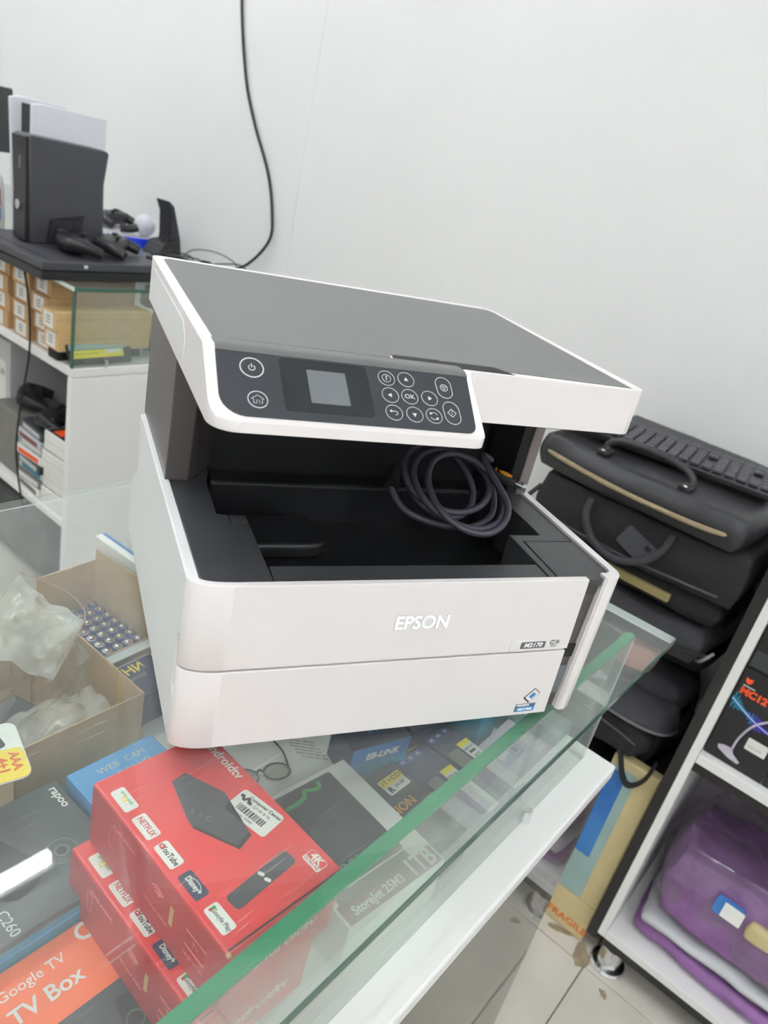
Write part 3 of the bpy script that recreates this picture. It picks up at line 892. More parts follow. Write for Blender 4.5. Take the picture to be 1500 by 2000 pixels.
    # front flap
    obj('flap_gap', box_me(Wd - 0.004, 0.0012, 0.0008), M['ink'], t, (Wd / 2, 0.0026, H - 0.0003))
    for xx in (0.001, Wd - 0.001):
        obj('tuck_corner', box_me(0.003, 0.0035, 0.003, 0.001), M['kraft2'], t, (xx, 0.0010, H - 0.0029))
    text('front_lettering', 'androidtv', 0.0145, M['wcard'], t, (Wd * 0.52, -0.0001, H * 0.44), FRONT, shear=0.2)
    return t


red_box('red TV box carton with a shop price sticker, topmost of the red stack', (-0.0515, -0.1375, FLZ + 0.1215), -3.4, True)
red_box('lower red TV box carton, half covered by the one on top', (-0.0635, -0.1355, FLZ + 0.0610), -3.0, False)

# portable drive carton and its neighbours
sj = carton('drive_carton', 'white drive carton with a black picture and a 1TB band beside the red boxes', 'box', (0.1000, -0.1345, FLZ), -6, 0.124, 0.150, 0.060, M['wcard'])
ZT = 0.060
decal('drive_picture', 0.0830, 0.1120, M['dgrey'], sj, (0.0570, 0.0880, ZT), FLAT, 0.003, label='black picture of the drive')
dz = ZT + 0.0003
obj('green_mark', tube_me([(0.030, 0.128, dz), (0.044, 0.128, dz), (0.056, 0.131, dz), (0.060, 0.137, dz), (0.068, 0.134, dz), (0.076, 0.133, dz), (0.080, 0.140, dz)], 0.0022, 6, 6, flat=0.12), M['green'], sj)
text('embossed_lettering', '25M3R', 0.0200, M['mgrey'], sj, (0.060, 0.044, dz), FLAT)
decal('grey_band', 0.0900, 0.0120, M['mgrey'], sj, (0.0520, 0.0240, ZT), FLAT, 0.001)
decal('size_band', 0.1180, 0.0200, M['maroon'], sj, (0.0620, 0.0110, ZT), FLAT, 0.001, label='maroon band with the capacity')
text('capacity_lettering', '1TB', 0.0260, M['wcard'], sj, (0.1000, 0.0115, dz), FLAT, bold=0.0006, wide=0.8)
text('model_lettering', 'StoreJet 25M3', 0.0125, M['wcard'], sj, (0.0440, 0.0095, dz), FLAT, bold=0.0003, wide=0.85)

gb = carton('white_carton', 'white carton with the pair of spectacles on it', 'box', (0.110, 0.026, FLZ), -8, 0.155, 0.090, 0.030, M['wcard'])
for k in range(6):
    text('small_print', 'xuoneas muo ena' if k % 2 else 'oneam xuo neas em', 0.0042, M['mgrey'], gb, (0.128, 0.062 - 0.006 * k, 0.030), (0, 0, R(-40)))
sp = thing('spectacles', 'black-rimmed spectacles lying on a white carton under the printer', 'glasses', W(0.176, 0.056, FLZ + 0.0318), R(-22))
for s in (-1, 1):
    rim = [(s * 0.018 + 0.0145 * math.cos(R(k * 30)), 0.0115 * math.sin(R(k * 30)) * (1.0 if math.sin(R(k * 30)) > 0 else 0.95), 0) for k in range(12)]
    obj('rim', tube_me(rim, 0.0012, 6, 4, closed=True), M['ink'], sp)
    obj('lens', prism_me([(p[0], p[1]) for p in rim], -0.0003, 0.0003), M['poly'], sp)
    obj('temple', tube_me([(s * 0.0325, 0.004, 0), (s * 0.034, 0.025, 0.001), (s * 0.030, 0.045, 0.000)], 0.0011, 6, 5), M['ink'], sp)
obj('bridge', tube_me([(-0.004, 0.003, 0), (0, 0.006, 0.001), (0.004, 0.003, 0)], 0.0011, 6, 5), M['ink'], sp)

hk = carton('black_drive_carton', 'black carton with orange SION lettering and a yellow HDD sticker', 'box', (0.2330, -0.1390, FLZ), -1, 0.058, 0.115, 0.046, M['dgrey'])
st = decal('capacity_sticker', 0.0330, 0.0210, M['wcard'], hk, (0.0360, 0.0910, 0.046), FLAT, 0.002, label='yellow and white capacity sticker')
decal('sticker_half', 0.0330, 0.0105, M['ycard'], st, (0, 0.0054, 0.0002), r=0.001)
text('sticker_lettering', '1T HDD', 0.0085, M['ink'], st, (0, 0.0055, 0.0005))
text('sticker_lettering', 'R', 0.0105, M['ink'], st, (-0.0105, -0.0050, 0.0004), bold=0.0004)
text('sticker_lettering', '100 200', 0.0048, M['mgrey'], st, (0.004, -0.0040, 0.0004))
text('maker_lettering', 'SION', 0.0150, M['orange'], hk, (0.0200, 0.0640, 0.046), FLAT, bold=0.0002)

lb = carton('adapter_carton', 'teal and dark blue adapter carton lettered EB-LINK near the printer front', 'box', (0.2420, -0.0060, FLZ), -19, 0.076, 0.045, 0.075, M['navy'])
decal('front_print', 0.0740, 0.0730, M['teal'], lb, (0.038, -0.0001, 0.0375), FRONT, 0.001)
decal('front_band', 0.0740, 0.020, M['cblue'], lb, (0.038, -0.0004, 0.0630), FRONT, 0.001)
text('maker_lettering', 'EB-LINK', 0.0120, M['wcard'], lb, (0.040, -0.0007, 0.0600), FRONT, bold=0.0004, shear=0.2)
text('maker_lettering', 'o  s', 0.008, M['wblue'], lb, (0.036, 0.02, 0.075), FLAT)


def blister(label, corner, rot, wd, dp, m, sticker, win):
    t = thing('memory_card_pack', label, 'blister pack', W(*corner), R(rot), 'memory packs hanging cards')
    obj('backing_card', prism_me([(p[0] + wd / 2, p[1] + dp / 2) for p in rrect(wd, dp, 0.004)], 0, 0.012, 0.001, 1), m, t)
    if sticker:
        x, y, ln = sticker
        s = decal('price_sticker', 0.0200, ln, M['wcard'], t, (x, y, 0.012), FLAT, 0.001, label='white price sticker with a yellow end')
        decal('sticker_end', 0.0200, 0.0075, M['yel'], s, (0, ln / 2 - 0.0037, 0.0002), r=0.0005)
        text('sticker_lettering', 'CEEM.AO', 0.0044, M['ink'], s, (-0.001, ln / 2 - 0.012, 0.0003))
        decal('sticker_lettering', 0.011, 0.0035, M['ink'], s, (-0.001, ln / 2 - 0.018, 0.0003), r=0.0003)
        text('sticker_lettering', '40000', 0.0046, M['mgrey'], s, (-0.001, ln / 2 - 0.025, 0.0003))
    if win:
        x, y, ww, hh = win
        decal('blister_window', ww, hh, M['mgrey'], t, (x, y, 0.012), FLAT, 0.004, 0.0015)
    for k in range(3):
        decal('print_block', 0.012, 0.0085, M['battery'], t, (0.008 + 0.0135 * k, dp - 0.008, 0.012), FLAT, 0.001)
        text('card_lettering', '4K', 0.0055, M['lgrey'], t, (0.008 + 0.0135 * k, dp - 0.008, 0.0123), FLAT)
    return t


blister('navy memory card pack beside the black carton, sticker half way down', (0.2950, -0.1400, FLZ + 0.028), -2, 0.056, 0.115, M['navy'], (0.0430, 0.0380, 0.0700), (0.016, 0.056, 0.018, 0.030))
blister('navy memory card pack in the middle with the highest yellow-tipped sticker', (0.3560, -0.1410, FLZ + 0.026), -1, 0.050, 0.118, M['navy'], (0.0380, 0.0450, 0.0850), (0.013, 0.066, 0.020, 0.034))
tag(obj('spare_card_stack', box_me(0.112, 0.104, 0.0275, 0.001), M['mgrey'], None, W(0.351, -0.082, FLZ), (0, 0, R(-1))), 'grey stack of cards below the navy memory packs', 'cards')
lw_ = carton('square_logo_carton', 'pale grey carton with a small square logo by the front pane', 'box', (0.4130, -0.1425, FLZ), 2, 0.084, 0.074, 0.030, M['lav'])
obj('square_logo', ring_me(0.0125, 0.0018, seg=4), M['navy'], lw_, (0.038, 0.040, 0.0301), (0, 0, R(45)))
decal('square_logo', 0.008, 0.008, M['navy'], lw_, (0.038, 0.040, 0.0301), FLAT, 0.001)
text('square_logo', 'LT', 0.006, M['lgrey'], lw_, (0.038, 0.040, 0.0305), FLAT)
decal('price_label', 0.018, 0.028, M['wcard'], lw_, (0.068, 0.030, 0.0301), FLAT, 0.001)
tc_ = carton('teal_carton', 'teal carton under the front right foot of the printer', 'box', (0.4200, -0.0620, FLZ), 5, 0.060, 0.075, 0.060, M['teal'])
decal('lid_print', 0.030, 0.050, M['cblue'], tc_, (0.022, 0.038, 0.060), FLAT, 0.002)
dk = carton('dark_carton', 'dark navy carton with a thin yellow end under the printer front', 'box', (0.3450, -0.0150, FLZ), -12, 0.066, 0.060, 0.050, M['navy'])
decal('end_print', 0.064, 0.008, M['ycard'], dk, (0.033, -0.0001, 0.020), FRONT, 0.0005)
decal('lid_print', 0.05, 0.02, M['teal'], dk, (0.033, 0.030, 0.050), FLAT, 0.002)
pb_ = carton('pale_blue_carton', 'pale blue carton against the right end pane of the case', 'box', (0.4990, -0.1330, FLZ), 0, 0.042, 0.150, 0.046, M['cyan'])
decal('lid_print', 0.026, 0.05, M['wblue'], pb_, (0.020, 0.06, 0.046), FLAT, 0.002)
tp_ = carton('white_label_carton', 'low white carton with a beige label behind the pale blue one', 'box', (0.4950, 0.0500, FLZ), 0, 0.046, 0.110, 0.070, M['wcard'])
decal('beige_label', 0.016, 0.020, M['beige'], tp_, (0.022, 0.030, 0.070), FLAT, 0.001)

# open tray with bags, left of the printer
tr = thing('cardboard_tray', 'open brown cardboard tray with plastic bags under the left of the glass top', 'tray', W(-0.030, 0.168, FLZ), R(1))
TW, TD, THt = 0.136, 0.185, 0.097
obj('tray_bottom', box_me(TW, TD, 0.002, center=False), M['kraft3'], tr)
obj('tray_wall', box_me(TW, 0.0022, THt, 0.0006, 1, center=False), M['kraft3'], tr)
obj('tray_wall', box_me(TW, 0.0022, THt, 0.0006, 1, center=False), M['kraft3'], tr, (0, TD - 0.0022, 0))
obj('tray_wall', box_me(0.0022, TD, THt, 0.0006, 1, center=False), M['kraft3'], tr)
obj('tray_wall', box_me(0.0022, TD, THt, 0.0006, 1, center=False), M['kraft3'], tr, (TW - 0.0022, 0, 0))
obj('tape_strip', box_me(0.0006, 0.012, THt - 0.004, center=False), M['kraft2'], tr, (TW - 0.0029, 0.030, 0.002))


def sheet_me(a, b, c, d, bulge, amp, seed, n=26, freq=22, th=0.0004):
    """crumpled film spanning the corners a, b, c, d"""
    bm = bmesh.new()
    a, b, c, d = Vector(a), Vector(b), Vector(c), Vector(d)
    nr = (b - a).cross(d - a).normalized()
    off = Vector((seed * 2.3, seed * 1.1, seed * 0.7))
    g = []
    for i in range(n + 1):
        row = []
        for j in range(n + 1):
            s_, t_ = i / n, j / n
            p = a * (1 - s_) * (1 - t_) + b * s_ * (1 - t_) + c * s_ * t_ + d * (1 - s_) * t_
            e = math.sin(PI * s_) * math.sin(PI * t_)
            k = abs(noise.noise(p * freq + off)) + 0.6 * abs(noise.noise(p * freq * 2.3 + off))
            row.append(bm.verts.new(p + nr * (bulge * e + amp * (k - 0.35))))
        g.append(row)
    for i in range(n):
        for j in range(n):
            bm.faces.new((g[i][j], g[i + 1][j], g[i + 1][j + 1], g[i][j + 1]))
    return finish(bm, 'sheet', ang=50)


bg = thing('zip_bag', 'clear zip bag with a thin red seal sticking up out of the cardboard tray', 'plastic bag', W(0.030, 0.260, FLZ + 0.003))
ZA, ZB, ZC, ZD = (0.027, 0.076, 0.160), (0.056, -0.004, 0.136), (-0.014, -0.070, 0.142), (-0.056, 0.010, 0.142)
obj('bag_film', sheet_me(ZA, ZB, ZC, ZD, 0.010, 0.016, 2), M['poly2'], bg)
obj('bag_film', sheet_me((0.027, 0.076, 0.158), (-0.056, 0.010, 0.140), (-0.050, -0.004, 0.020), (0.040, 0.050, 0.020), 0.02, 0.020, 4), M['poly3'], bg)
obj('bag_film', sheet_me((0.056, -0.004, 0.135), (-0.014, -0.070, 0.141), (-0.030, -0.012, 0.020), (0.060, 0.002, 0.020), 0.015, 0.020, 6), M['poly3'], bg)
obj('zip_seal', tube_me([(0.029, 0.076, 0.163), (0.054, 0.036, 0.157), (0.058, 0.000, 0.150), (0.036, -0.030, 0.152), (-0.004, -0.060, 0.150)], 0.0007, 5, 8), M['skin'], bg, label='thin red zip line')
lowb = thing('plastic_bag', 'crumpled pale plastic bag at the near end of the cardboard tray', 'plastic bag', W(0.036, 0.205, FLZ + 0.003))
obj('bag_film', sheet_me((-0.055, -0.030, 0.045), (0.058, -0.030, 0.040), (0.055, 0.040, 0.055), (-0.052, 0.040, 0.060), 0.020, 0.020, 8), M['poly2'], lowb)
obj('bag_film', sheet_me((-0.055, -0.030, 0.030), (0.058, -0.030, 0.020), (0.055, 0.040, 0.030), (-0.052, 0.040, 0.040), 0.010, 0.016, 9), M['poly2'], lowb)
tag(obj('adapter_block', box_me(0.050, 0.040, 0.045, 0.006, 3), M['plastic2'], None, W(0.015, 0.2700, FLZ + 0.0025), (0, 0, R(20))), 'dark grey adapter beneath the bags in the cardboard tray', 'adapter')

# blister of cells on top of the dark box
bc = thing('cell_blister', 'white blister card with a yellow AAA 4+1 corner at the left edge', 'blister pack', W(-0.0980, 0.1400, FLZ + 0.0845), R(-14))
obj('backing_card', prism_me(rrect(0.112, 0.066, 0.008), 0, 0.0015, 0.0003, 1), M['wcard'], bc, (0, 0, 0.058), (0, 0, 0))
obj('blister_dome', box_me(0.060, 0.030, 0.056, 0.008, 3), M['plastic2'], bc, (-0.010, 0.004, 0.0015))
yc = obj('yellow_corner', prism_me(rrect(0.030, 0.034, 0.006), 0, 0.0004), M['ycard'], bc, (0.0400, -0.0155, 0.0596))
text('lettering', 'AAA', 0.0100, M['fragile'], yc, (0.0070, 0.0020, 0.0005), DOWN, bold=0.0003)
text('lettering', '4+1', 0.0110, M['fragile'], yc, (-0.0030, 0.0000, 0.0005), DOWN, bold=0.0003)
text('lettering', 'BATTERY PACK', 0.0034, M['mgrey'], yc, (-0.0105, 0.0, 0.0005), DOWN)
text('lettering', 'tor', 0.0150, M['ink'], bc, (0.0200, -0.0060, 0.0597), DOWN)
decal('picture', 0.010, 0.030, M['ink'], bc, (0.0360, 0.0190, 0.0596), (0, 0, R(14)), 0.003)

# open carton of cells
bx = thing('cell_carton', 'open brown carton full of blue cells to the left of the printer', 'carton', W(0.1220, 0.2870, FLZ), R(4))
obj('carton_bottom', box_me(0.080, 0.116, 0.002, center=False), M['kraft3'], bx)
obj('carton_wall', box_me(0.0020, 0.116, 0.050, center=False), M['kraft3'], bx)
obj('carton_wall', box_me(0.0020, 0.116, 0.120, center=False), M['kraft3'], bx, (0.080, 0, 0))
obj('carton_wall', box_me(0.080, 0.0020, 0.104, center=False), M['kraft3'], bx, (0, 0.116, 0))
obj('carton_wall', box_me(0.080, 0.0020, 0.053, center=False), M['kraft3'], bx)
obj('carton_flap', box_me(0.078, 0.015, 0.0015, center=False), M['lgrey'], bx, (0.001, -0.0152, 0.0525), (R(-8), 0, 0), label='pale grey flap folded over the front of the carton')
cell_label = 'blue cylindrical cell standing in the open carton left of the printer'
c0_ = thing('battery_cell', cell_label, 'battery', (0, 0, 0), 0, 'cells in the open carton')
obj('sleeve', lathe_me([(0.0066, 0), (0.0069, 0.001), (0.0069, 0.047), (0.0064, 0.048)], 12), M['battery'], c0_)
obj('terminal', lathe_me([(0.0060, 0), (0.0060, 0.0006), (0.0028, 0.0008), (0.0028, 0.0022), (0.0024, 0.0024)], 12), M['metal'], c0_, (0, 0, 0.0480))
first = True
for j in range(7):
    for i in range(5):
        o = c0_ if first else copy_tree(c0_)
        first = False
        p = Matrix.Rotation(R(4), 3, 'Z') @ Vector((0.0105 + 0.0146 * i, 0.0110 + 0.0150 * j, 0.0022))
        o.location = Vector(W(0.1220, 0.2870, FLZ)) + p
for k, (du, dv) in enumerate(((0.0, 0.0), (0.006, -0.013), (0.012, -0.026))):
    t = thing('loose_cell', ('pale cell loose beside the carton, farthest of three', 'pale cell loose beside the carton, middle one of three', 'pale cell loose beside the carton, nearest of three')[k], 'battery', W(0.1130 + du * 0, 0.2790 + dv, FLZ), 0, 'loose pale cells')
    obj('sleeve', lathe_me([(0.0052, 0), (0.0055, 0.001), (0.0055, 0.0440), (0.005, 0.0448)], 12), M['lgrey'], t)
    obj('terminal', lathe_me([(0.0046, 0), (0.002, 0.0004), (0.002, 0.0016)], 12), M['metal'], t, (0, 0, 0.0448))
pk = carton('cell_pack', 'blue cell pack with yellow lettering beside the white printer', 'box', (0.1215, 0.2120, FLZ), 5, 0.072, 0.060, 0.044, M['navy'])
text('lettering', 'ОНИ', 0.0185, M['ycard'], pk, (0.0330, 0.0460, 0.044), FLAT, bold=0.0004)
text('lettering', 'ветер', 0.0080, M['zip'], pk, (0.0350, 0.0320, 0.044), FLAT)
decal('pale_line', 0.070, 0.003, M['lav'], pk, (0.036, 0.0585, 0.044), FLAT, 0.0005)
wl = carton('tall_white_carton', 'tall flat white carton with a blue edge rising behind the cell carton', 'box', (0.2080, 0.2950, FLZ), 3, 0.016, 0.130, 0.130, M['wcard'])
decal('blue_edge', 0.005, 0.128, M['cblue'], wl, (0.0120, 0.065, 0.130), FLAT, 0.0005)

# ------------------------------------------------------------------ second counter along the wall (upper left)
LU0, LU1, LV0, LV1 = 0.707, 1.335, 1.355, 3.0
c2 = thing('console_counter', 'white counter with a glass case standing along the wall behind the printer', 'counter', (0, 0, 0))
slab('glass_top', LU0 - 0.002, LU1, LV0, LV1, GZ - 0.010, GZ, M['glass'], M['gedge'], c2, 'Z')
slab('front_pane', LU0 + 0.004, LU1, LV0 + 0.002, LV0 + 0.010, GZ - 0.200, GZ - 0.0102, M['pane'], M['gedge'], c2, 'Y')
obj('pane_edge', box_me(0.005, 0.009, 0.189), M['gedge'], c2, (LU0 + 0.0015, LV0 + 0.006, GZ - 0.200), label='green cut edge of the glass')
obj('base_board', box_me(LU1 - LU0, LV1 - LV0, 0.024, 0.003, center=False), M['board'], c2, (LU0, LV0, GZ - 0.225))
obj('end_panel', box_me(LU1 - LU0, 0.020, GZ - 0.226 - 0.02, 0.002, center=False), M['board'], c2, (LU0, LV0, 0.02), label='plain white end panel')
obj('back_panel', box_me(0.020, LV1 - LV0 - 0.022, GZ - 0.226 - 0.02, 0.0, center=False), M['board'], c2, (LU1 - 0.021, LV0 + 0.021, 0.02))
obj('lower_shelf', box_me(LU1 - LU0 - 0.023, LV1 - LV0 - 0.022, 0.020, 0.002, center=False), M['board'], c2, (LU0 + 0.001, LV0 + 0.021, GZ - 0.660))
obj('pane_clip', box_me(0.008, 0.010, 0.020, 0.002), M['chrome'], c2, W(0.797, LV0 - 0.003, -0.201))


def parcel(label, u0, u1, v0, v1, z0, z1, m, rot=0.0, lab=True, group='kraft boxes in the glass case', name='kraft_box'):
    t = thing(name, label, 'box', W(u0, v0, z0), R(rot), group)
    sx, sy, sz = u1 - u0, v1 - v0, z1 - z0
    obj('box_body', box_me(sx, sy, sz, 0.0015, 2, center=False), m, t)
    obj('lid_line', box_me(sx - 0.004, 0.0006, 0.0010, center=False), M['zip'], t, (0.002, -0.0004, sz * 0.62))
    if lab:
        s = decal('end_label', min(0.052, sy * 0.62), sz * 0.78, M['wcard'], t, (-0.0001, sy * 0.52, sz * 0.5), LEFT, 0.001)
        for k in range(3):
            decal('label_line', 0.020, 0.0030, M['mgrey'], s, (0, sz * (0.16 - 0.16 * k), 0.0003), FLAT, 0.0003)
    return t


K, K2 = M['kraft'], M['kraft2']
parcel('upper pale kraft box of the leaning pair behind the glass', 0.684, 0.955, 1.395, 1.465, -0.1205, -0.0720, K2)
parcel('lower pale kraft box of the leaning pair behind the glass', 0.690, 0.950, 1.392, 1.462, -0.1690, -0.1210, K2)
tag(obj('packing_block', box_me(0.240, 0.044, 0.0310, 0.003), M['nylon'], None, W(0.822, 1.440, -0.2006)), 'black foam block beneath the pale kraft pair', 'block')
z = -0.2006
for k, lb in enumerate(('bottom kraft box of the stack left of the pale pair', 'second kraft box up in the stack left of the pale pair', 'third kraft box up in the stack left of the pale pair', 'wide top kraft box of the stack just under the glass')):
    parcel(lb, 0.662 + 0.008 * (k % 2) + (0.06 if k in (0,) else 0.045), 0.955, 1.480, 1.560, z, z + 0.0465, K, lab=True)
    z += 0.047
z = -0.2006
for k, lb in enumerate(('bottom kraft box in the second stack along the case', 'second kraft box in the second stack along the case', 'third kraft box in the second stack along the case', 'pale top kraft box in the second stack along the case')):
    parcel(lb, 0.715 - 0.004 * (k % 2), 0.950, 1.580, 1.665, z, z + 0.0465, K2 if k == 3 else K)
    z += 0.047
z = -0.2006
for k, lb in enumerate(('bottom kraft box in the farthest stack along the case', 'second kraft box in the farthest stack along the case', 'third kraft box in the farthest stack along the case', 'golden top kraft box in the farthest stack along the case')):
    parcel(lb, 0.712 + 0.005 * (k % 2), 0.950, 1.690, 1.790, z, z + 0.0465, K)
    z += 0.047
lbat = thing('laptop_battery', 'black laptop battery with a bright yellow label lying in the glass case', 'battery', W(0.800, 1.3790, -0.1975), 0, rot=(R(62), 0, R(3)))
obj('battery_body', prism_me([(-0.088, -0.003), (0.088, -0.003), (0.098, 0.050), (-0.092, 0.050)], 0, 0.010, 0.003, 2), M['plastic'], lbat)
yl = decal('yellow_label', 0.150, 0.020, M['yel'], lbat, (-0.008, 0.0230, 0.010), FLAT, 0.001)
decal('white_patch', 0.048, 0.009, M['wcard'], yl, (0.045, 0.0045, 0.0003), FLAT, 0.0005)
text('label_print', 'BATTERY 11.1V 4400mAh', 0.006, M['ink'], yl, (-0.03, 0.001, 0.0003), FLAT)
decal('grey_label', 0.165, 0.014, M['cyan'], lbat, (-0.004, 0.0415, 0.010), FLAT, 0.001)
tag(obj('dark_pouch', soft_me(0.080, 0.040, 0.026, 0.4, 0.004, 8, 8), M['navy'], None, W(0.742, 1.440, -0.2006), (0, 0, R(10))), 'dark violet pouch beside the yellow-labelled battery', 'pouch')
for k, (uu, zz, ss, lb) in enumerate(((1.020, -0.2006, 0.115, 'silver bubble bag low in the glass case beside the kraft boxes'), (1.030, -0.0870, 0.078, 'silver bubble bag on top of another beside the kraft boxes'))):
    tag(obj('bubble_bag', soft_me(0.120, 0.110, ss - 0.003, 0.35, 0.012, 11 + k, 14, freq=26), M['foil'], None, W(uu, 1.440, zz)), lb, 'bubble bag', 'silver bubble bags')

# consoles on the second counter
cs = thing('flat_console', 'flat black game console lying on the corner of the second counter', 'console', W(0.654, 1.412, 0.0005), R(2))
obj('lower_half', box_me(0.350, 0.350, 0.022, 0.003, 2, center=False), M['plastic'], cs)
obj('upper_half', box_me(0.354, 0.360, 0.020, 0.003, 2, center=False), M['plastic2'], cs, (-0.002, -0.006, 0.025))
obj('split_line', box_me(0.340, 0.340, 0.004, 0.0, center=False), M['dark'], cs, (0.005, 0.004, 0.0215))
decal('groove', 0.006, 0.330, M['dark'], cs, (0.030, 0.19, 0.045), FLAT, 0.001)
decal('maker_mark', 0.060, 0.010, M['plastic'], cs, (0.115, 0.150, 0.045), (0, 0, R(-28)), 0.002)
decal('status_light', 0.010, 0.008, M['line'], cs, (0.110, -0.0061, 0.036), FRONT, 0.002)
xb = thing('upright_console', 'black upright game console with a waisted rear edge standing on the flat one', 'console', W(0.710, 1.600, 0.0465), 0)
obj('shell', prism_me([(0.014, 0.0), (0.216, 0.0), (0.209, 0.160), (0.219, 0.236), (0.212, 0.242), (0.010, 0.250), (0.006, 0.244), (0.010, 0.125)], 0, 0.074, 0.004, 2, axis='Y'), M['plastic2'], xb)
obj('front_face', prism_me([(0.003, 0.002), (0.016, 0.002), (0.014, 0.125), (0.010, 0.246), (-0.003, 0.244), (0.002, 0.125)], 0.006, 0.068, 0.002, 2, axis='Y'), M['plastic'], xb)
obj('vent_patch', prism_me([(0.055, 0.004), (0.140, 0.004), (0.158, 0.080), (0.062, 0.062)], -0.0004, 0.002, axis='Y'), M['plastic'], xb)
for k in range(9):
    obj('vent_slat', box_me(0.088 - 0.001 * k, 0.0008, 0.0022), M['plastic2'], xb, (0.103 + 0.0008 * k, -0.0006, 0.008 + 0.0062 * k))
obj('power_button', lathe_me([(0.012, 0), (0.012, 0.003), (0.010, 0.004)], 18), M['metal'], xb, (0.001, 0.038, 0.085), (0, R(-90), 0), 'round bright power button')
decal('front_logo', 0.010, 0.060, M['grey'], xb, (-0.0008, 0.030, 0.200), LEFT, 0.001)
p5 = thing('white_console', 'tall white and black game console standing behind the black upright one', 'console', W(0.812, 1.775, 0.0005), 0)
obj('side_shell', prism_me([(0.0, 0.0), (0.212, 0.0), (0.214, 0.356), (0.030, 0.362), (0.0, 0.357)], 0.0, 0.010, 0.003, 2, axis='Y'), M['ltplastic'], p5)
obj('side_shell', prism_me([(-0.012, 0.0), (0.130, 0.0), (0.130, 0.364), (-0.002, 0.368), (-0.026, 0.362)], 0.062, 0.072, 0.003, 2, axis='Y'), M['ltplastic'], p5)
obj('core', prism_me([(0.006, 0.0), (0.205, 0.0), (0.205, 0.352), (0.004, 0.354)], 0.011, 0.061, 0.002, 2, axis='Y'), M['plastic'], p5)
mn = thing('monitor', 'dark flat monitor at the left edge behind the consoles', 'monitor', W(0.720, 2.060, 0.0005), R(4))
obj('screen', box_me(0.330, 0.030, 0.170, 0.004), M['dgrey'], mn, (0.02, 0, 0.205))
obj('stand', box_me(0.040, 0.020, 0.206, 0.003), M['plastic'], mn, (0.02, 0.012, 0.008))
obj('foot', box_me(0.180, 0.120, 0.008, 0.002), M['plastic'], mn, (0.02, 0.0, 0))
pbx = thing('printed_pouch', 'clear pouch with a pink and blue print left of the black console', 'pouch', W(0.732, 1.905, 0.0010), R(-3))
obj('pouch_body', soft_me(0.130, 0.090, 0.175, 0.25, 0.006, 21, 10), M['wcard'], pbx)
decal('pink_print', 0.085, 0.050, M['skin'], pbx, (0, -0.049, 0.110), FRONT, 0.006)
decal('blue_print', 0.085, 0.034, M['wblue'], pbx, (0, -0.050, 0.066), FRONT, 0.006)
tag(obj('black_case', box_me(0.130, 0.036, 0.052, 0.004), M['nylon'], None, W(0.715, 1.974, 0.0010), (0, 0, R(-6))), 'small black case low at the left edge behind the consoles', 'case')


def pad(label, loc, rz, tilt, m, group='game controllers'):
    t = thing('game_controller', label, 'controller', loc, 0, group, rot=(tilt, 0, rz))
    obj('body', soft_me(0.128, 0.074, 0.042, 0.6, 0.002, 31, 12), m, t, (0, 0.008, 0.004))
    for s in (-1, 1):
        obj('grip', tube_me([(s * 0.045, 0.022, 0.030), (s * 0.058, -0.010, 0.024), (s * 0.064, -0.048, 0.012)], 0.0190, 10, 5, rad=lambda q: 1.0 - 0.35 * q), m, t)
        st_ = obj('thumb_stick', lathe_me([(0.004, 0), (0.004, 0.006), (0.0085, 0.008), (0.0085, 0.011), (0.006, 0.012)], 12), m, t, (s * 0.020, -0.004 + 0.010 * s, 0.040))
    for k in range(4):
        obj('face_button', lathe_me([(0.004, 0), (0.004, 0.002), (0.003, 0.003)], 10), M['plastic2'], t, (0.038 + 0.008 * math.cos(k * PI / 2), 0.020 + 0.008 * math.sin(k * PI / 2), 0.041))
    return t


pad('black game controller nearest the front edge of the flat console', W(0.905, 1.515, 0.0490), R(40), 0, M['plastic'])
pad('black game controller lying behind the front one on the flat console', W(0.795, 1.515, 0.0490), R(75), 0, M['plastic'])
pad('black game controller on the far right beside the white ball', W(1.235, 1.985 + 0.06, 0.0340), R(20), R(0), M['plastic'])
vb = thing('blue_edged_tray', 'white tray with a bright blue front edge near the wall', 'tray', W(1.080, 1.900, 0.0005), R(-14))
obj('tray_body', box_me(0.260, 0.240, 0.030, 0.004, center=False), M['ltplastic'], vb)
obj('blue_edge', box_me(0.264, 0.006, 0.032, 0.002, center=False), M['rblue'], vb, (-0.002, -0.007, 0), label='bright blue front edge')
obj('blue_edge', box_me(0.006, 0.240, 0.032, 0.002, center=False), M['rblue'], vb, (-0.007, 0, 0), label='bright blue side edge')
mv = thing('motion_wand', 'white ball on a short black handle lying on the blue-edged tray', 'controller', W(1.262, 1.905, 0.0620), 0)
obj('ball', ball_me(0.034, 0.034, 0.034), M['ltplastic'], mv, (0, 0, 0.004))
obj('handle', tube_me([(-0.026, 0.0, -0.004), (-0.045, 0.008, -0.012), (-0.075, 0.02, -0.014)], 0.013, 10, 3), M['plastic'], mv)
cr = thing('console_cradle', 'black curved cradle rising beside the hanging cable', 'stand', W(1.270, 1.780, 0.0005), R(10))
obj('cradle_back', prism_me([(0.0, 0.0), (0.070, 0.0), (0.060, 0.05), (0.020, 0.150), (0.000, 0.163), (-0.014, 0.166), (0.006, 0.130), (0.012, 0.06)], 0, 0.05, 0.003, 2, axis='Y'), M['plastic'], cr, (-0.01, 0, 0))
obj('cradle_foot', prism_me([(-0.055, 0.0), (0.03, 0.0), (0.025, 0.050), (-0.03, 0.040)], -0.01, 0.06, 0.004, 2, axis='Y'), M['plastic'], cr)
ads = thing('mains_adapter', 'black adapter with a bundle of thin leads behind the printer lid', 'adapter', W(1.110, 1.600, 0.0005), R(15))
obj('block', box_me(0.075, 0.045, 0.032, 0.005, 3), M['plastic'], ads)
random.seed(9)
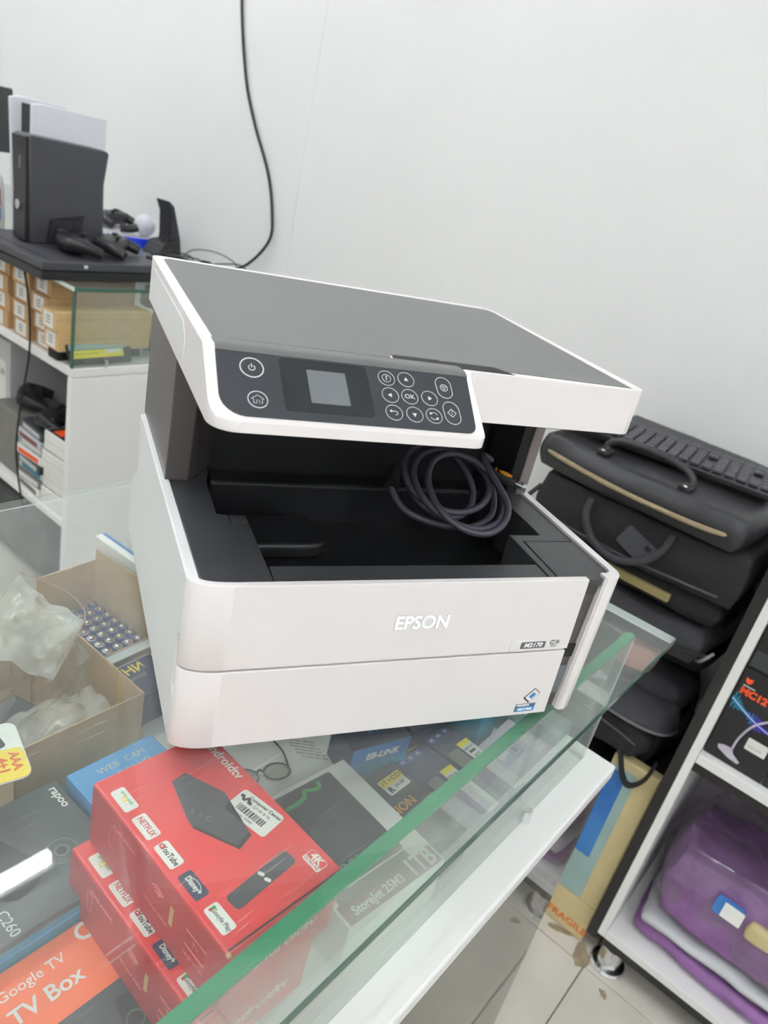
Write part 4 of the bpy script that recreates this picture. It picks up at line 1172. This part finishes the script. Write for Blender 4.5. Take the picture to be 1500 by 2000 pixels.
for k in range(6):
    pts = []
    for s in range(7):
        a = s * 0.95 + k
        pts.append((0.09 + 0.062 * math.cos(a) + random.uniform(-.02, .02), -0.03 + 0.055 * math.sin(a) + random.uniform(-.02, .02), 0.006 + 0.010 * k * 0.5 + random.uniform(0, .012)))
    obj('lead', tube_me(pts, 0.0024, 6, 6), M['bcable'] if k % 2 else M['plastic2'], ads, (-0.075 + 0.012 * k, 0.02, 0))
plg = thing('audio_lead', 'pair of thin looping leads with black plugs at the foot of the wall cable', 'cable', W(1.305, 1.575, 0.0005), 0)
obj('lead', tube_me([(-0.06, 0.10, 0.02), (-0.05, 0.06, 0.052), (-0.01, 0.0, 0.060), (0.025, -0.05, 0.040), (0.03, -0.06, 0.004)], 0.0022, 6, 8), M['grey'], plg)
obj('lead', tube_me([(-0.03, 0.04, 0.012), (0.0, -0.03, 0.034), (0.03, -0.075, 0.040), (0.045, -0.10, 0.010)], 0.0022, 6, 8), M['bcable'], plg)
obj('plug', box_me(0.016, 0.030, 0.020, 0.003), M['plastic'], plg, (-0.01, 0.045, 0.004), (0, 0, R(30)))
obj('plug', box_me(0.010, 0.018, 0.012, 0.002), M['plastic'], plg, (0.03, -0.06, 0.0))
wcb = tube_me([(WU - 0.006, 1.690, 0.90 + GZ), (WU - 0.006, 1.668, 0.735 + GZ), (WU - 0.006, 1.611, 0.549 + GZ), (WU - 0.006, 1.549, 0.437 + GZ), (WU - 0.006, 1.462, 0.314 + GZ), (WU - 0.007, 1.420, 0.209 + GZ), (WU - 0.012, 1.412, 0.137 + GZ), (WU - 0.024, 1.475, 0.054 + GZ), (WU - 0.035, 1.56, 0.008 + GZ)], 0.0042, 8, 10)
tag(obj('wall_cable', wcb, M['bcable'], None), 'black cable hanging down the bare white wall', 'cable')
tag(obj('side_cable', tube_me([W(0.700, 1.600, 0.004), W(0.690, 1.560, -0.020), W(0.690, 1.535, -0.10), W(0.692, 1.535, -0.22), W(0.694, 1.575, -0.36), W(0.694, 1.600, -0.50), W(0.696, 1.590, -0.60), W(0.690, 1.54, -0.70)], 0.0028, 6, 8), M['bcable'], None), 'thin black cable hanging down the open side of the second counter', 'cable')

# goods on the open shelf of the second counter
SZ = -0.6398
pals = ('wcard', 'mgrey', 'lgrey', 'dgrey', 'wcard', 'cyan', 'lgrey', 'dgrey')
names = ('bottom', 'second', 'third', 'fourth', 'fifth', 'sixth', 'seventh', 'topmost')
for k in range(8):
    t = thing('game_case', '%s flat case counting up the left stack on the open shelf' % names[k], 'case', W(0.722 + 0.006 * ((k * 7) % 3 - 1), 1.515, SZ + 0.0245 * k), R((k * 5) % 7 - 3), 'flat cases on the open shelf')
    obj('case_body', box_me(0.190, 0.135, 0.0238, 0.002, 1, center=False), M[pals[k]], t)
    decal('spine_print', 0.100, 0.014, M[('mgrey', 'wcard', 'teal', 'lgrey', 'redorange', 'wcard', 'maroon', 'lgrey')[k]], t, (-0.0001, 0.066, 0.0119), LEFT, 0.001)
pad('black game controller on top of the flat cases, toward the white panel', W(0.790, 1.560, SZ + 0.1975), R(30), 0, M['plastic'])
pad('black game controller on top of the flat cases, farther left', W(0.810, 1.735, SZ + 0.1975), R(55), 0, M['plastic'])
tag(obj('case_block', box_me(0.170, 0.150, 0.190, 0.004, center=False), M['mgrey'], None, W(0.735, 1.670, SZ)), 'grey stack of manuals left of the flat cases', 'manuals')
for k in range(4):
    t = thing('white_game_box', ('bottom white box of the right stack on the open shelf', 'second white box of the right stack on the open shelf', 'third white box of the right stack on the open shelf', 'topmost white box with an orange and black lid on the open shelf')[k], 'box', W(0.716 + 0.004 * (k % 2), 1.379, SZ + 0.0555 * k), R(2 - (k % 2)), 'white boxes on the open shelf')
    obj('box_body', box_me(0.200, 0.118, 0.0548, 0.002, 1, center=False), M['wcard'], t)
    decal('lid_print', 0.190, 0.110, M['ink'], t, (0.100, 0.059, 0.0548), FLAT, 0.002)
    decal('lid_patch', 0.045, 0.040, M['redorange'], t, (0.035, 0.075, 0.0551), FLAT, 0.002)
    decal('lid_patch', 0.080, 0.030, M['orange'], t, (0.060, 0.018, 0.0551), FLAT, 0.002)
    decal('seam', 0.112, 0.0015, M['lgrey'], t, (-0.0002, 0.059, 0.028), LEFT, 0.0003)
for k, (uu, vv, zz, sx, sy, sz, lb) in enumerate(((0.790, 1.830, SZ, 0.20, 0.13, 0.350, 'white carton nearest the flat cases at the back of the open shelf'), (0.800, 1.975, SZ, 0.18, 0.15, 0.315, 'white carton with a grey picture in the middle back of the open shelf'), (0.790, 2.140, SZ, 0.20, 0.18, 0.350, 'white carton farthest back on the open shelf'), (0.800, 2.340, SZ, 0.20, 0.20, 0.330, 'white carton at the very end of the open shelf'))):
    t = carton('shelf_carton', lb, 'box', (uu, vv, zz), 0, sx, sy, sz, M['lgrey'] if k != 1 else M['lav'], 'white cartons at the back of the open shelf')
    decal('end_print', sy * 0.6, sz * 0.4, M['wcard'], t, (-0.0001, sy / 2, sz * 0.62), LEFT, 0.003)
    text('end_print', 'x5 ab', 0.030, M['grey'], t, (-0.0005, sy / 2, sz * 0.72), LEFT)
tag(obj('dark_sack', soft_me(0.300, 0.500, 0.220, 0.3, 0.01, 40, 10), M['dgrey'], None, (0.880, 1.72, 0.022)), 'dark grey sack on the floor under the open shelf', 'sack')

# ------------------------------------------------------------------ bags piled against the wall (right)
low = thing('low_shelf', 'low white shelf with black edges under the pile of bags', 'shelf', (0, 0, 0))
obj('bottom_board', box_me(0.330, 0.560, 0.018, 0.001, center=False), M['board'], low, W(1.025, -0.205, -0.885))
obj('bottom_edge', box_me(0.330, 0.560, 0.018, 0.001, center=False), M['blackboard'], low, W(1.025, -0.205, -0.9035))
obj('top_board', box_me(0.330, 0.560, 0.020, 0.001, center=False), M['blackboard'], low, W(1.025, -0.205, -0.560))
for vv in (-0.205, 0.337):
    obj('side_board', box_me(0.330, 0.018, 0.306, 0.001, center=False), M['board'], low, W(1.025, vv, -0.8665))
obj('back_board', box_me(0.010, 0.520, 0.306, 0, center=False), M['board'], low, W(1.344, -0.186, -0.8665))
for vv in (-0.15, 0.30):
    obj('leg', lathe_me([(0.030, 0), (0.030, 0.006), (0.018, 0.010), (0.018, 0.0455)], 16), M['chrome'], low, (1.07, vv, 0.0005))
for k in range(3):
    tag(obj('purple_pouch', soft_me(0.260, 0.400, 0.074, 0.25, 0.008, 50 + k, 14, freq=14), M['purple'] if k != 1 else M['dpurple'], None, W(1.170, 0.040, -0.8665 + 0.0755 * k)), ('bottom purple felt pouch on the low shelf behind the carton', 'middle dark purple felt pouch on the low shelf behind the carton', 'top purple felt pouch on the low shelf behind the carton')[k], 'pouch', 'purple pouches on the low shelf')


def bag(name, label, cat, loc, size, m, rz=0.0, seed=1, puff=0.2, amp=0.005, rot=None):
    t = thing(name, label, cat, loc, rz, None, rot)
    obj('body', soft_me(size[0], size[1], size[2], puff, amp, seed, 18), m, t)
    return t


PU = 1.135                       # centre of the pile
b6 = bag('backpack', 'charcoal backpack at the bottom of the bag pile above the beige carton', 'backpack', W(1.180, 0.000, -0.5390), (0.300, 0.390, 0.135), M['nylon2'], 0, 61, 0.35, 0.010)
obj('front_pocket', soft_me(0.085, 0.240, 0.077, 0.5, 0.006, 62, 10), M['nylon'], b6, (-0.168, -0.050, 0.060))
obj('zip', tube_me([(-0.196, 0.04, 0.110), (-0.210, -0.02, 0.118), (-0.210, -0.09, 0.116), (-0.200, -0.145, 0.100)], 0.0022, 6, 8), M['plastic2'], b6)
obj('strap', tube_me([(-0.195, -0.120, 0.085), (-0.200, -0.145, 0.030), (-0.200, -0.165, 0.014), (-0.195, -0.185, 0.040), (-0.180, -0.190, 0.080)], 0.009, 6, 6, flat=0.3), M['nylon'], b6, label='black carrying strap hanging over the carton')
cp = thing('cap', 'dark grey peaked cap in the bag pile with its brim toward the counter', 'cap', W(1.035, -0.105, -0.4000), R(0))
obj('crown', soft_me(0.170, 0.165, 0.090, 0.75, 0.004, 65, 12), M['nylon2'], cp, (0.075, 0.0, 0.0))


def brim_me():
    bm = bmesh.new()
    n, m_ = 16, 5
    top, bot = [], []
    for i in range(n + 1):
        a = R(90 + 180 * i / n)
        rt, rb = [], []
        for j in range(m_ + 1):
            f = j / m_
            rx, ry = 0.010 + 0.075 * f, 0.072 + 0.016 * f
            x, y = rx * math.cos(a), ry * math.sin(a)
            zz = 0.022 - 0.030 * f * f - 2.2 * y * y * f
            rt.append(bm.verts.new((x, y, zz)))
            rb.append(bm.verts.new((x, y, zz - 0.004)))
        top.append(rt)
        bot.append(rb)
    for i in range(n):
        for j in range(m_):
            bm.faces.new((top[i][j], top[i + 1][j], top[i + 1][j + 1], top[i][j + 1]))
            bm.faces.new((bot[i][j], bot[i][j + 1], bot[i + 1][j + 1], bot[i + 1][j]))
        bm.faces.new((top[i][m_], top[i + 1][m_], bot[i + 1][m_], bot[i][m_]))
    return finish(bm, 'brim', ang=60)


obj('brim', brim_me(), M['nylon2'], cp, (0.000, 0, 0.028))
obj('brim_edge', tube_me([(0.085 * math.cos(R(90 + 180 * i / 12)), 0.088 * math.sin(R(90 + 180 * i / 12)), 0.018 - 2.2 * (0.088 * math.sin(R(90 + 180 * i / 12))) ** 2) for i in range(13)], 0.0028, 6, 3), M['grey'], cp)
tag(obj('pink_pouch', soft_me(0.075, 0.080, 0.060, 0.6, 0.004, 66, 12), M['skin'], None, W(1.015, -0.075, -0.3080), (0, 0, R(15))), 'dusty pink rounded pouch just above the peaked cap', 'pouch')
b5 = bag('soft_bag', 'shapeless black bag above the peaked cap', 'bag', W(1.205, 0.000, -0.3050), (0.290, 0.390, 0.060), M['nylon'], 0, 71, 0.3, 0.008)
b4 = bag('laptop_bag', 'grey-black laptop bag in the middle of the pile with a rounded end', 'bag', W(PU, -0.010, -0.2440), (0.350, 0.385, 0.078), M['nylon2'], R(-2), 72, 0.30, 0.005)
obj('piping', tube_me([(-0.176, 0.15, 0.040), (-0.184, 0.0, 0.042), (-0.180, -0.13, 0.040), (-0.150, -0.190, 0.040)], 0.004, 6, 8), M['nylon'], b4)
obj('strap_ring', tube_me([(-0.165, -0.175, 0.030), (-0.185, -0.185, 0.045), (-0.170, -0.195, 0.060)], 0.003, 6, 5), M['grey'], b4)
b3 = bag('document_bag', 'black document bag with an olive strip along its front', 'bag', W(PU + 0.01, 0.010, -0.1650), (0.360, 0.400, 0.056), M['nylon'], R(2), 73, 0.28, 0.005)
obj('olive_strip', box_me(0.012, 0.125, 0.016, 0.003), M['olive'], b3, (-0.182, -0.040, 0.024), (0, R(0), R(-3)), label='olive cloth strip')
b2 = bag('briefcase', 'black nylon briefcase with a hanging handle and grey luggage tag', 'briefcase', W(PU, 0.000, -0.1075), (0.390, 0.405, 0.100), M['nylon'], R(1), 74, 0.16, 0.004)
obj('handle', tube_me([(-0.192, 0.085, 0.088), (-0.203, 0.082, 0.060), (-0.208, 0.055, 0.026), (-0.210, 0.010, 0.012), (-0.208, -0.035, 0.028), (-0.203, -0.060, 0.060), (-0.192, -0.064, 0.088)], 0.0068, 8, 8), M['nylon2'], b2, label='soft rounded handle hanging down')
tg = obj('luggage_tag', prism_me(rrect(0.062, 0.040, 0.005), 0, 0.003), M['plastic2'], b2, (-0.2035, -0.018, 0.050), (PI / 2, R(22), -PI / 2), 'grey luggage tag')
decal('tag_mark', 0.012, 0.010, M['plastic'], tg, (0.018, 0.010, 0.003), FLAT, 0.002)
obj('seam', tube_me([(-0.190, 0.165, 0.022), (-0.197, 0.0, 0.018), (-0.190, -0.165, 0.022)], 0.0025, 6, 8), M['plastic2'], b2)
b1 = bag('leather_bag', 'black leather bag with a tan zip on top of the pile', 'briefcase', W(PU - 0.005, 0.012, -0.0060), (0.420, 0.405, 0.066), M['leather'], R(-3), 75, 0.22, 0.003)
obj('zip', tube_me([(-0.165, 0.190, 0.034), (-0.196, 0.160, 0.034), (-0.2105, 0.06, 0.030), (-0.2115, -0.04, 0.028), (-0.203, -0.150, 0.030), (-0.170, -0.188, 0.034)], 0.0042, 6, 8), M['zip'], b1, label='tan zip')
obj('handle', tube_me([(-0.165, 0.075, 0.060), (-0.160, 0.078, 0.078), (-0.160, 0.055, 0.092), (-0.160, 0.0, 0.097), (-0.160, -0.055, 0.092), (-0.162, -0.078, 0.078), (-0.168, -0.075, 0.060)], 0.0070, 8, 8), M['leather'], b1, label='stitched leather handle')
for s in (-1, 1):
    obj('handle_mount', box_me(0.030, 0.022, 0.010, 0.003), M['leather'], b1, (-0.168, 0.076 * s, 0.0610))
    obj('handle_stud', lathe_me([(0.004, 0), (0.003, 0.002)], 10), M['metal'], b1, (-0.180, 0.076 * s, 0.0705))
obj('buckle', box_me(0.012, 0.006, 0.050, 0.002), M['metal'], b1, (-0.150, 0.218, 0.018), (R(-25), 0, 0))
kb = thing('keyboard', 'black computer keyboard lying on the leather bag against the wall', 'keyboard', W(1.085, 0.055, 0.0660), R(-90 + 8))
obj('keyboard_base', box_me(0.430, 0.142, 0.012, 0.003), M['plastic'], kb)
key_me = box_me(0.0165, 0.0165, 0.006, 0.0018, 1)
for i in range(21):
    for j in range(6):
        if i in (15, 19) and j in (2, 3):
            continue
        o = obj('key', key_me, M['plastic2'], kb)
        o.location = (-0.1990 + 0.0199 * i, -0.0550 + 0.0210 * j + (0.004 if j == 5 else 0), 0.0122)
sb = tube_me([W(1.000, 0.205, -0.060), W(0.985, 0.235, -0.120), W(0.99, 0.245, -0.200), W(1.02, 0.25, -0.30)], 0.012, 8, 6, flat=0.25)
tag(obj('shoulder_strap', sb, M['nylon'], None), 'black shoulder strap hanging at the left end of the bag pile', 'strap')

# beige carton standing on the floor in front of the low shelf
fc = thing('fragile_carton', 'tall narrow beige carton marked FRAGILE standing on the floor beside the shelf', 'carton', W(0.993, -0.117, -0.9490), R(-90))
fcs = (0.0935, 0.024, 0.462)
obj('carton_body', box_me(fcs[0], fcs[1], fcs[2], 0.003, 2, center=False), M['beige'], fc)


def fdec(nm, x0, x1, z0, z1, m, lift=0.0001):
    decal(nm, x1 - x0, z1 - z0, M[m], fc, ((x0 + x1) / 2, -lift, (z0 + z1) / 2), FRONT, 0.001)


fdec('cyan_print', 0.004, 0.055, 0.100, 0.440, 'cyan')
fdec('blue_print', 0.003, 0.037, 0.205, 0.430, 'cblue', 0.0005)
text('warning_lettering', 'FRAGILE', 0.0250, M['fragile'], fc, (0.050, -0.0001, 0.026), FRONT, bold=0.0006)
obj('tape_line', box_me(0.088, 0.0004, 0.001, center=False), M['zip'], fc, (0.003, -0.0004, 0.098))

# ------------------------------------------------------------------ shelf with the microphone boxes (lower right)
SU = 0.970
sh = thing('display_shelf', 'white shelf unit edged in black at the lower right', 'shelf', (0, 0, 0))
V0, V1 = -0.232, -0.960
DP = WU - 0.012 - SU
obj('side_board', box_me(DP, 0.015, 0.900, 0.001, center=False), M['board'], sh, W(SU, V0 - 0.015, -0.872))
obj('side_cladding', box_me(DP, 0.019, 0.935, 0.001, center=False), M['blackboard'], sh, W(SU + 0.001, V0 + 0.0004, -0.8915), label='black outer cladding')
for zz, nm in ((-0.872, 'bottom_board'), (-0.395, 'middle_board'), (0.020, 'top_board')):
    obj(nm, box_me(DP, V0 - 0.0155 - V1, 0.019, 0.001, center=False), M['board'], sh, W(SU, V1, zz))
    obj(nm.replace('board', 'cladding'), box_me(DP - 0.001, V0 - 0.0155 - V1, 0.019, 0.001, center=False), M['blackboard'], sh, W(SU + 0.001, V1, zz - 0.0193))
obj('back_board', box_me(0.010, V0 - 0.016 - V1, 0.89, 0.0, center=False), M['lav'], sh, W(WU - 0.0225, V1, -0.852), label='pinkish grey back board')
for uu, vv in ((SU + 0.024, -0.272), (SU + 0.024, -0.9), (SU + 0.33, -0.275)):
    obj('leg', lathe_me([(0.036, 0), (0.037, 0.004), (0.034, 0.009), (0.024, 0.012), (0.0235, 0.056)], 22), M['chrome'], sh, (uu, vv, 0.0008), label='chrome leg with a round foot')


def mic_box(label, corner, first):
    t = thing('microphone_box', label, 'box', W(*corner), R(-90), 'microphone boxes on the shelf')
    wd, dp, ht = 0.100, 0.120, 0.185
    obj('box_body', box_me(wd, dp, ht, 0.0015, 2, center=False), M['ink'], t)
    F = FRONT
    obj('shield_mark', prism_me([(-0.006, 0.005), (0.0, 0.003), (0.006, 0.005), (0.005, -0.003), (0, -0.007), (-0.005, -0.003)], 0, 0.0003), M['redorange'], t, (0.014, -0.0001, 0.164), F)
    text('model_lettering', 'MC12', 0.0180, M['redorange'], t, (0.030, -0.0001, 0.142), F, bold=0.0010)
    decal('thin_line', 0.020, 0.0022, M['lgrey'], t, (0.018, -0.0001, 0.153), F, 0.0005)
    decal('thin_line', 0.034, 0.0022, M['lgrey'], t, (0.070, -0.0001, 0.145), F, 0.0005)
    for s in range(34):
        x = 0.003 + 0.0028 * s
        h = 0.004 + 0.012 * abs(math.sin(s * 1.7)) * (0.5 + 0.5 * math.sin(s * 0.4 + 1))
        y = 0.122 - 0.030 * math.sin(s / 34 * 1.7) + 0.0
        mm = M['teal'] if s < 10 else (M['cblue'] if s < 16 else M['vio'])
        decal('sound_wave', 0.0021, h * 2, mm, t, (x, -0.0001, y), F, 0.0008)
    wl_ = [(0.003 + 0.0028 * s, -0.0006, 0.122 - 0.030 * math.sin(s / 34 * 1.7)) for s in range(0, 34, 3)]
    obj('sound_wave', tube_me(wl_, 0.0011, 6, 3), M['neonline'], t)
    obj('microphone_picture', tube_me([(0.038, -0.0006, 0.030), (0.040, -0.0006, 0.060), (0.050, -0.0006, 0.092), (0.066, -0.0006, 0.112), (0.076, -0.0006, 0.118)], 0.0022, 6, 6), M['lav'], t)
    obj('microphone_picture', tube_me([(0.070, -0.0006, 0.115), (0.084, -0.0006, 0.122), (0.090, -0.0006, 0.124)], 0.0042, 8, 3, rad=lambda q: 0.8 + 0.3 * q), M['lav'], t)
    decal('microphone_picture', 0.0060, 0.0070, M['pink'], t, (0.0915, -0.0052, 0.1245), F, 0.003)
    obj('microphone_picture', prism_me([(-0.018, 0.004), (-0.010, 0.008), (0.004, 0.010), (0.010, 0.000), (0.024, -0.008), (0.022, -0.013), (0.004, -0.011), (-0.016, -0.003)], 0, 0.0004), M['lav'], t, (0.034, -0.0001, 0.024), F)
    s = decal('price_sticker', 0.034, 0.024, M['wcard'], t, (0.070, -0.0001, 0.058), F, 0.002, label='cream price sticker')
    text('sticker_lettering', 'CEEM 8.000', 0.0045, M['zip'], s, (-0.002, -0.004, 0.0003))
    return t


M['vio'] = mat('violet_print', (66, 54, 170), 0.4, var=0.2, scale=40)
M['neonline'] = mat('neon_line_print', (176, 190, 240), 0.4, var=0.05)
mic_box('black microphone box with orange MC12 lettering next to the white side board', (SU + 0.018, V0 - 0.0170, -0.3755), True)
mic_box('second black microphone box along the shelf from the side board', (SU + 0.018, V0 - 0.1185, -0.3755), False)
for k in range(3):
    t = carton('black_product_box', ('black box with a red figure above the microphone boxes by the side board', 'black box with a red figure further along the top of the microphone boxes', 'narrow grey-banded black box highest beside the side board')[k], 'box', ((SU + 0.020, SU + 0.020, SU + 0.024)[k], (V0 - 0.0170, V0 - 0.130, V0 - 0.0170)[k], (-0.1900, -0.1900, -0.0995)[k]), -90, (0.110, 0.100, 0.100)[k], 0.110, (0.090, 0.090, 0.080)[k], M['ink'], 'black boxes above the microphone boxes')
    decal('grey_band', 0.094, 0.030, M['dgrey'], t, (0.050, -0.0001, 0.020), FRONT, 0.001)
    obj('red_mark', prism_me([(-0.008, 0.004), (0.0, 0.007), (0.010, 0.003), (0.008, -0.005), (-0.002, -0.007)], 0, 0.0003), M['redorange'], t, (0.040, -0.0005, 0.022), FRONT)
    obj('red_figure', prism_me([(-0.010, -0.016), (0.004, -0.014), (0.014, 0.0), (0.008, 0.016), (-0.004, 0.012), (-0.012, 0.002)], 0, 0.0003), M['crimson'], t, (0.062, -0.0001, 0.055), FRONT)

# wrapped purple felt bags in the lower compartment
pp = thing('felt_bag', 'large purple felt bag in clear wrap filling the lower compartment', 'felt bag', W(SU + 0.150, -0.525, -0.7750), 0, 'wrapped felt bags')
obj('felt_body', soft_me(0.240, 0.520, 0.175, 0.28, 0.012, 81, 22, freq=12), M['purple'], pp)
obj('handle', tube_me([(-0.060, 0.010, 0.160), (-0.062, 0.005, 0.215), (-0.062, -0.045, 0.250), (-0.062, -0.105, 0.235), (-0.060, -0.125, 0.160)], 0.014, 8, 8, flat=0.45), M['purple'], pp, label='purple felt carrying handle')
obj('wrap', soft_me(0.250, 0.535, 0.215, 0.34, 0.014, 82, 22, freq=16), M['wrap'], pp, (0, 0, -0.0005), label='clear crinkled wrap')
obj('paper_tag', prism_me(rrect(0.050, 0.036, 0.006), 0, 0.002), M['cblue'], pp, (-0.124, 0.120, 0.128), (R(70), 0, R(-90)), 'blue and white paper tag')
obj('paper_tag', prism_me(rrect(0.036, 0.028, 0.002), 0, 0.002), M['wcard'], pp, (-0.1275, 0.112, 0.126), (R(70), 0, R(-90)))
obj('tag_bundle', soft_me(0.020, 0.060, 0.036, 0.3, 0.004, 83, 8), M['beige'], pp, (-0.120, 0.055, 0.098))
obj('tag_bundle', soft_me(0.020, 0.045, 0.040, 0.3, 0.004, 84, 8), M['rblue'], pp, (-0.116, 0.010, 0.092))
tag(obj('felt_bag', soft_me(0.260, 0.500, 0.030, 0.2, 0.006, 85, 18, freq=14), M['lgrey'], None, W(SU + 0.158, -0.520, -0.8070), (0, 0, R(1))), 'grey wrapped felt layer under the large purple bag', 'felt bag', 'wrapped felt bags')
tag(obj('felt_bag', soft_me(0.280, 0.560, 0.042, 0.2, 0.008, 86, 18, freq=14), M['purple'], None, W(SU + 0.165, -0.545, -0.8515), (0, 0, R(-2))), 'flat purple felt bag at the very bottom of the compartment', 'felt bag', 'wrapped felt bags')

# marks on the floor by the shelf foot
for k, (uu, vv, rx, ry, rz, lb) in enumerate(((0.965, -0.225, 0.030, 0.018, 20, 'brown dirt patch on the tile around the chrome shelf foot'), (0.925, -0.295, 0.012, 0.007, 50, 'small dark blot on the tile in front of the shelf foot'), (0.985, -0.165, 0.030, 0.008, -70, 'thin dirt streak along the foot of the beige carton'))):
    random.seed(k)
    pts = []
    for i in range(14):
        a = 2 * PI * i / 14
        q = random.uniform(0.7, 1.2)
        pts.append((rx * q * math.cos(a), ry * q * math.sin(a)))
    tag(obj('floor_stain', prism_me(pts, 0, 0.0004), M['dirt'], None, (uu, vv, 0.0002), (0, 0, R(rz))), lb, 'stain', 'stains on the tiles')
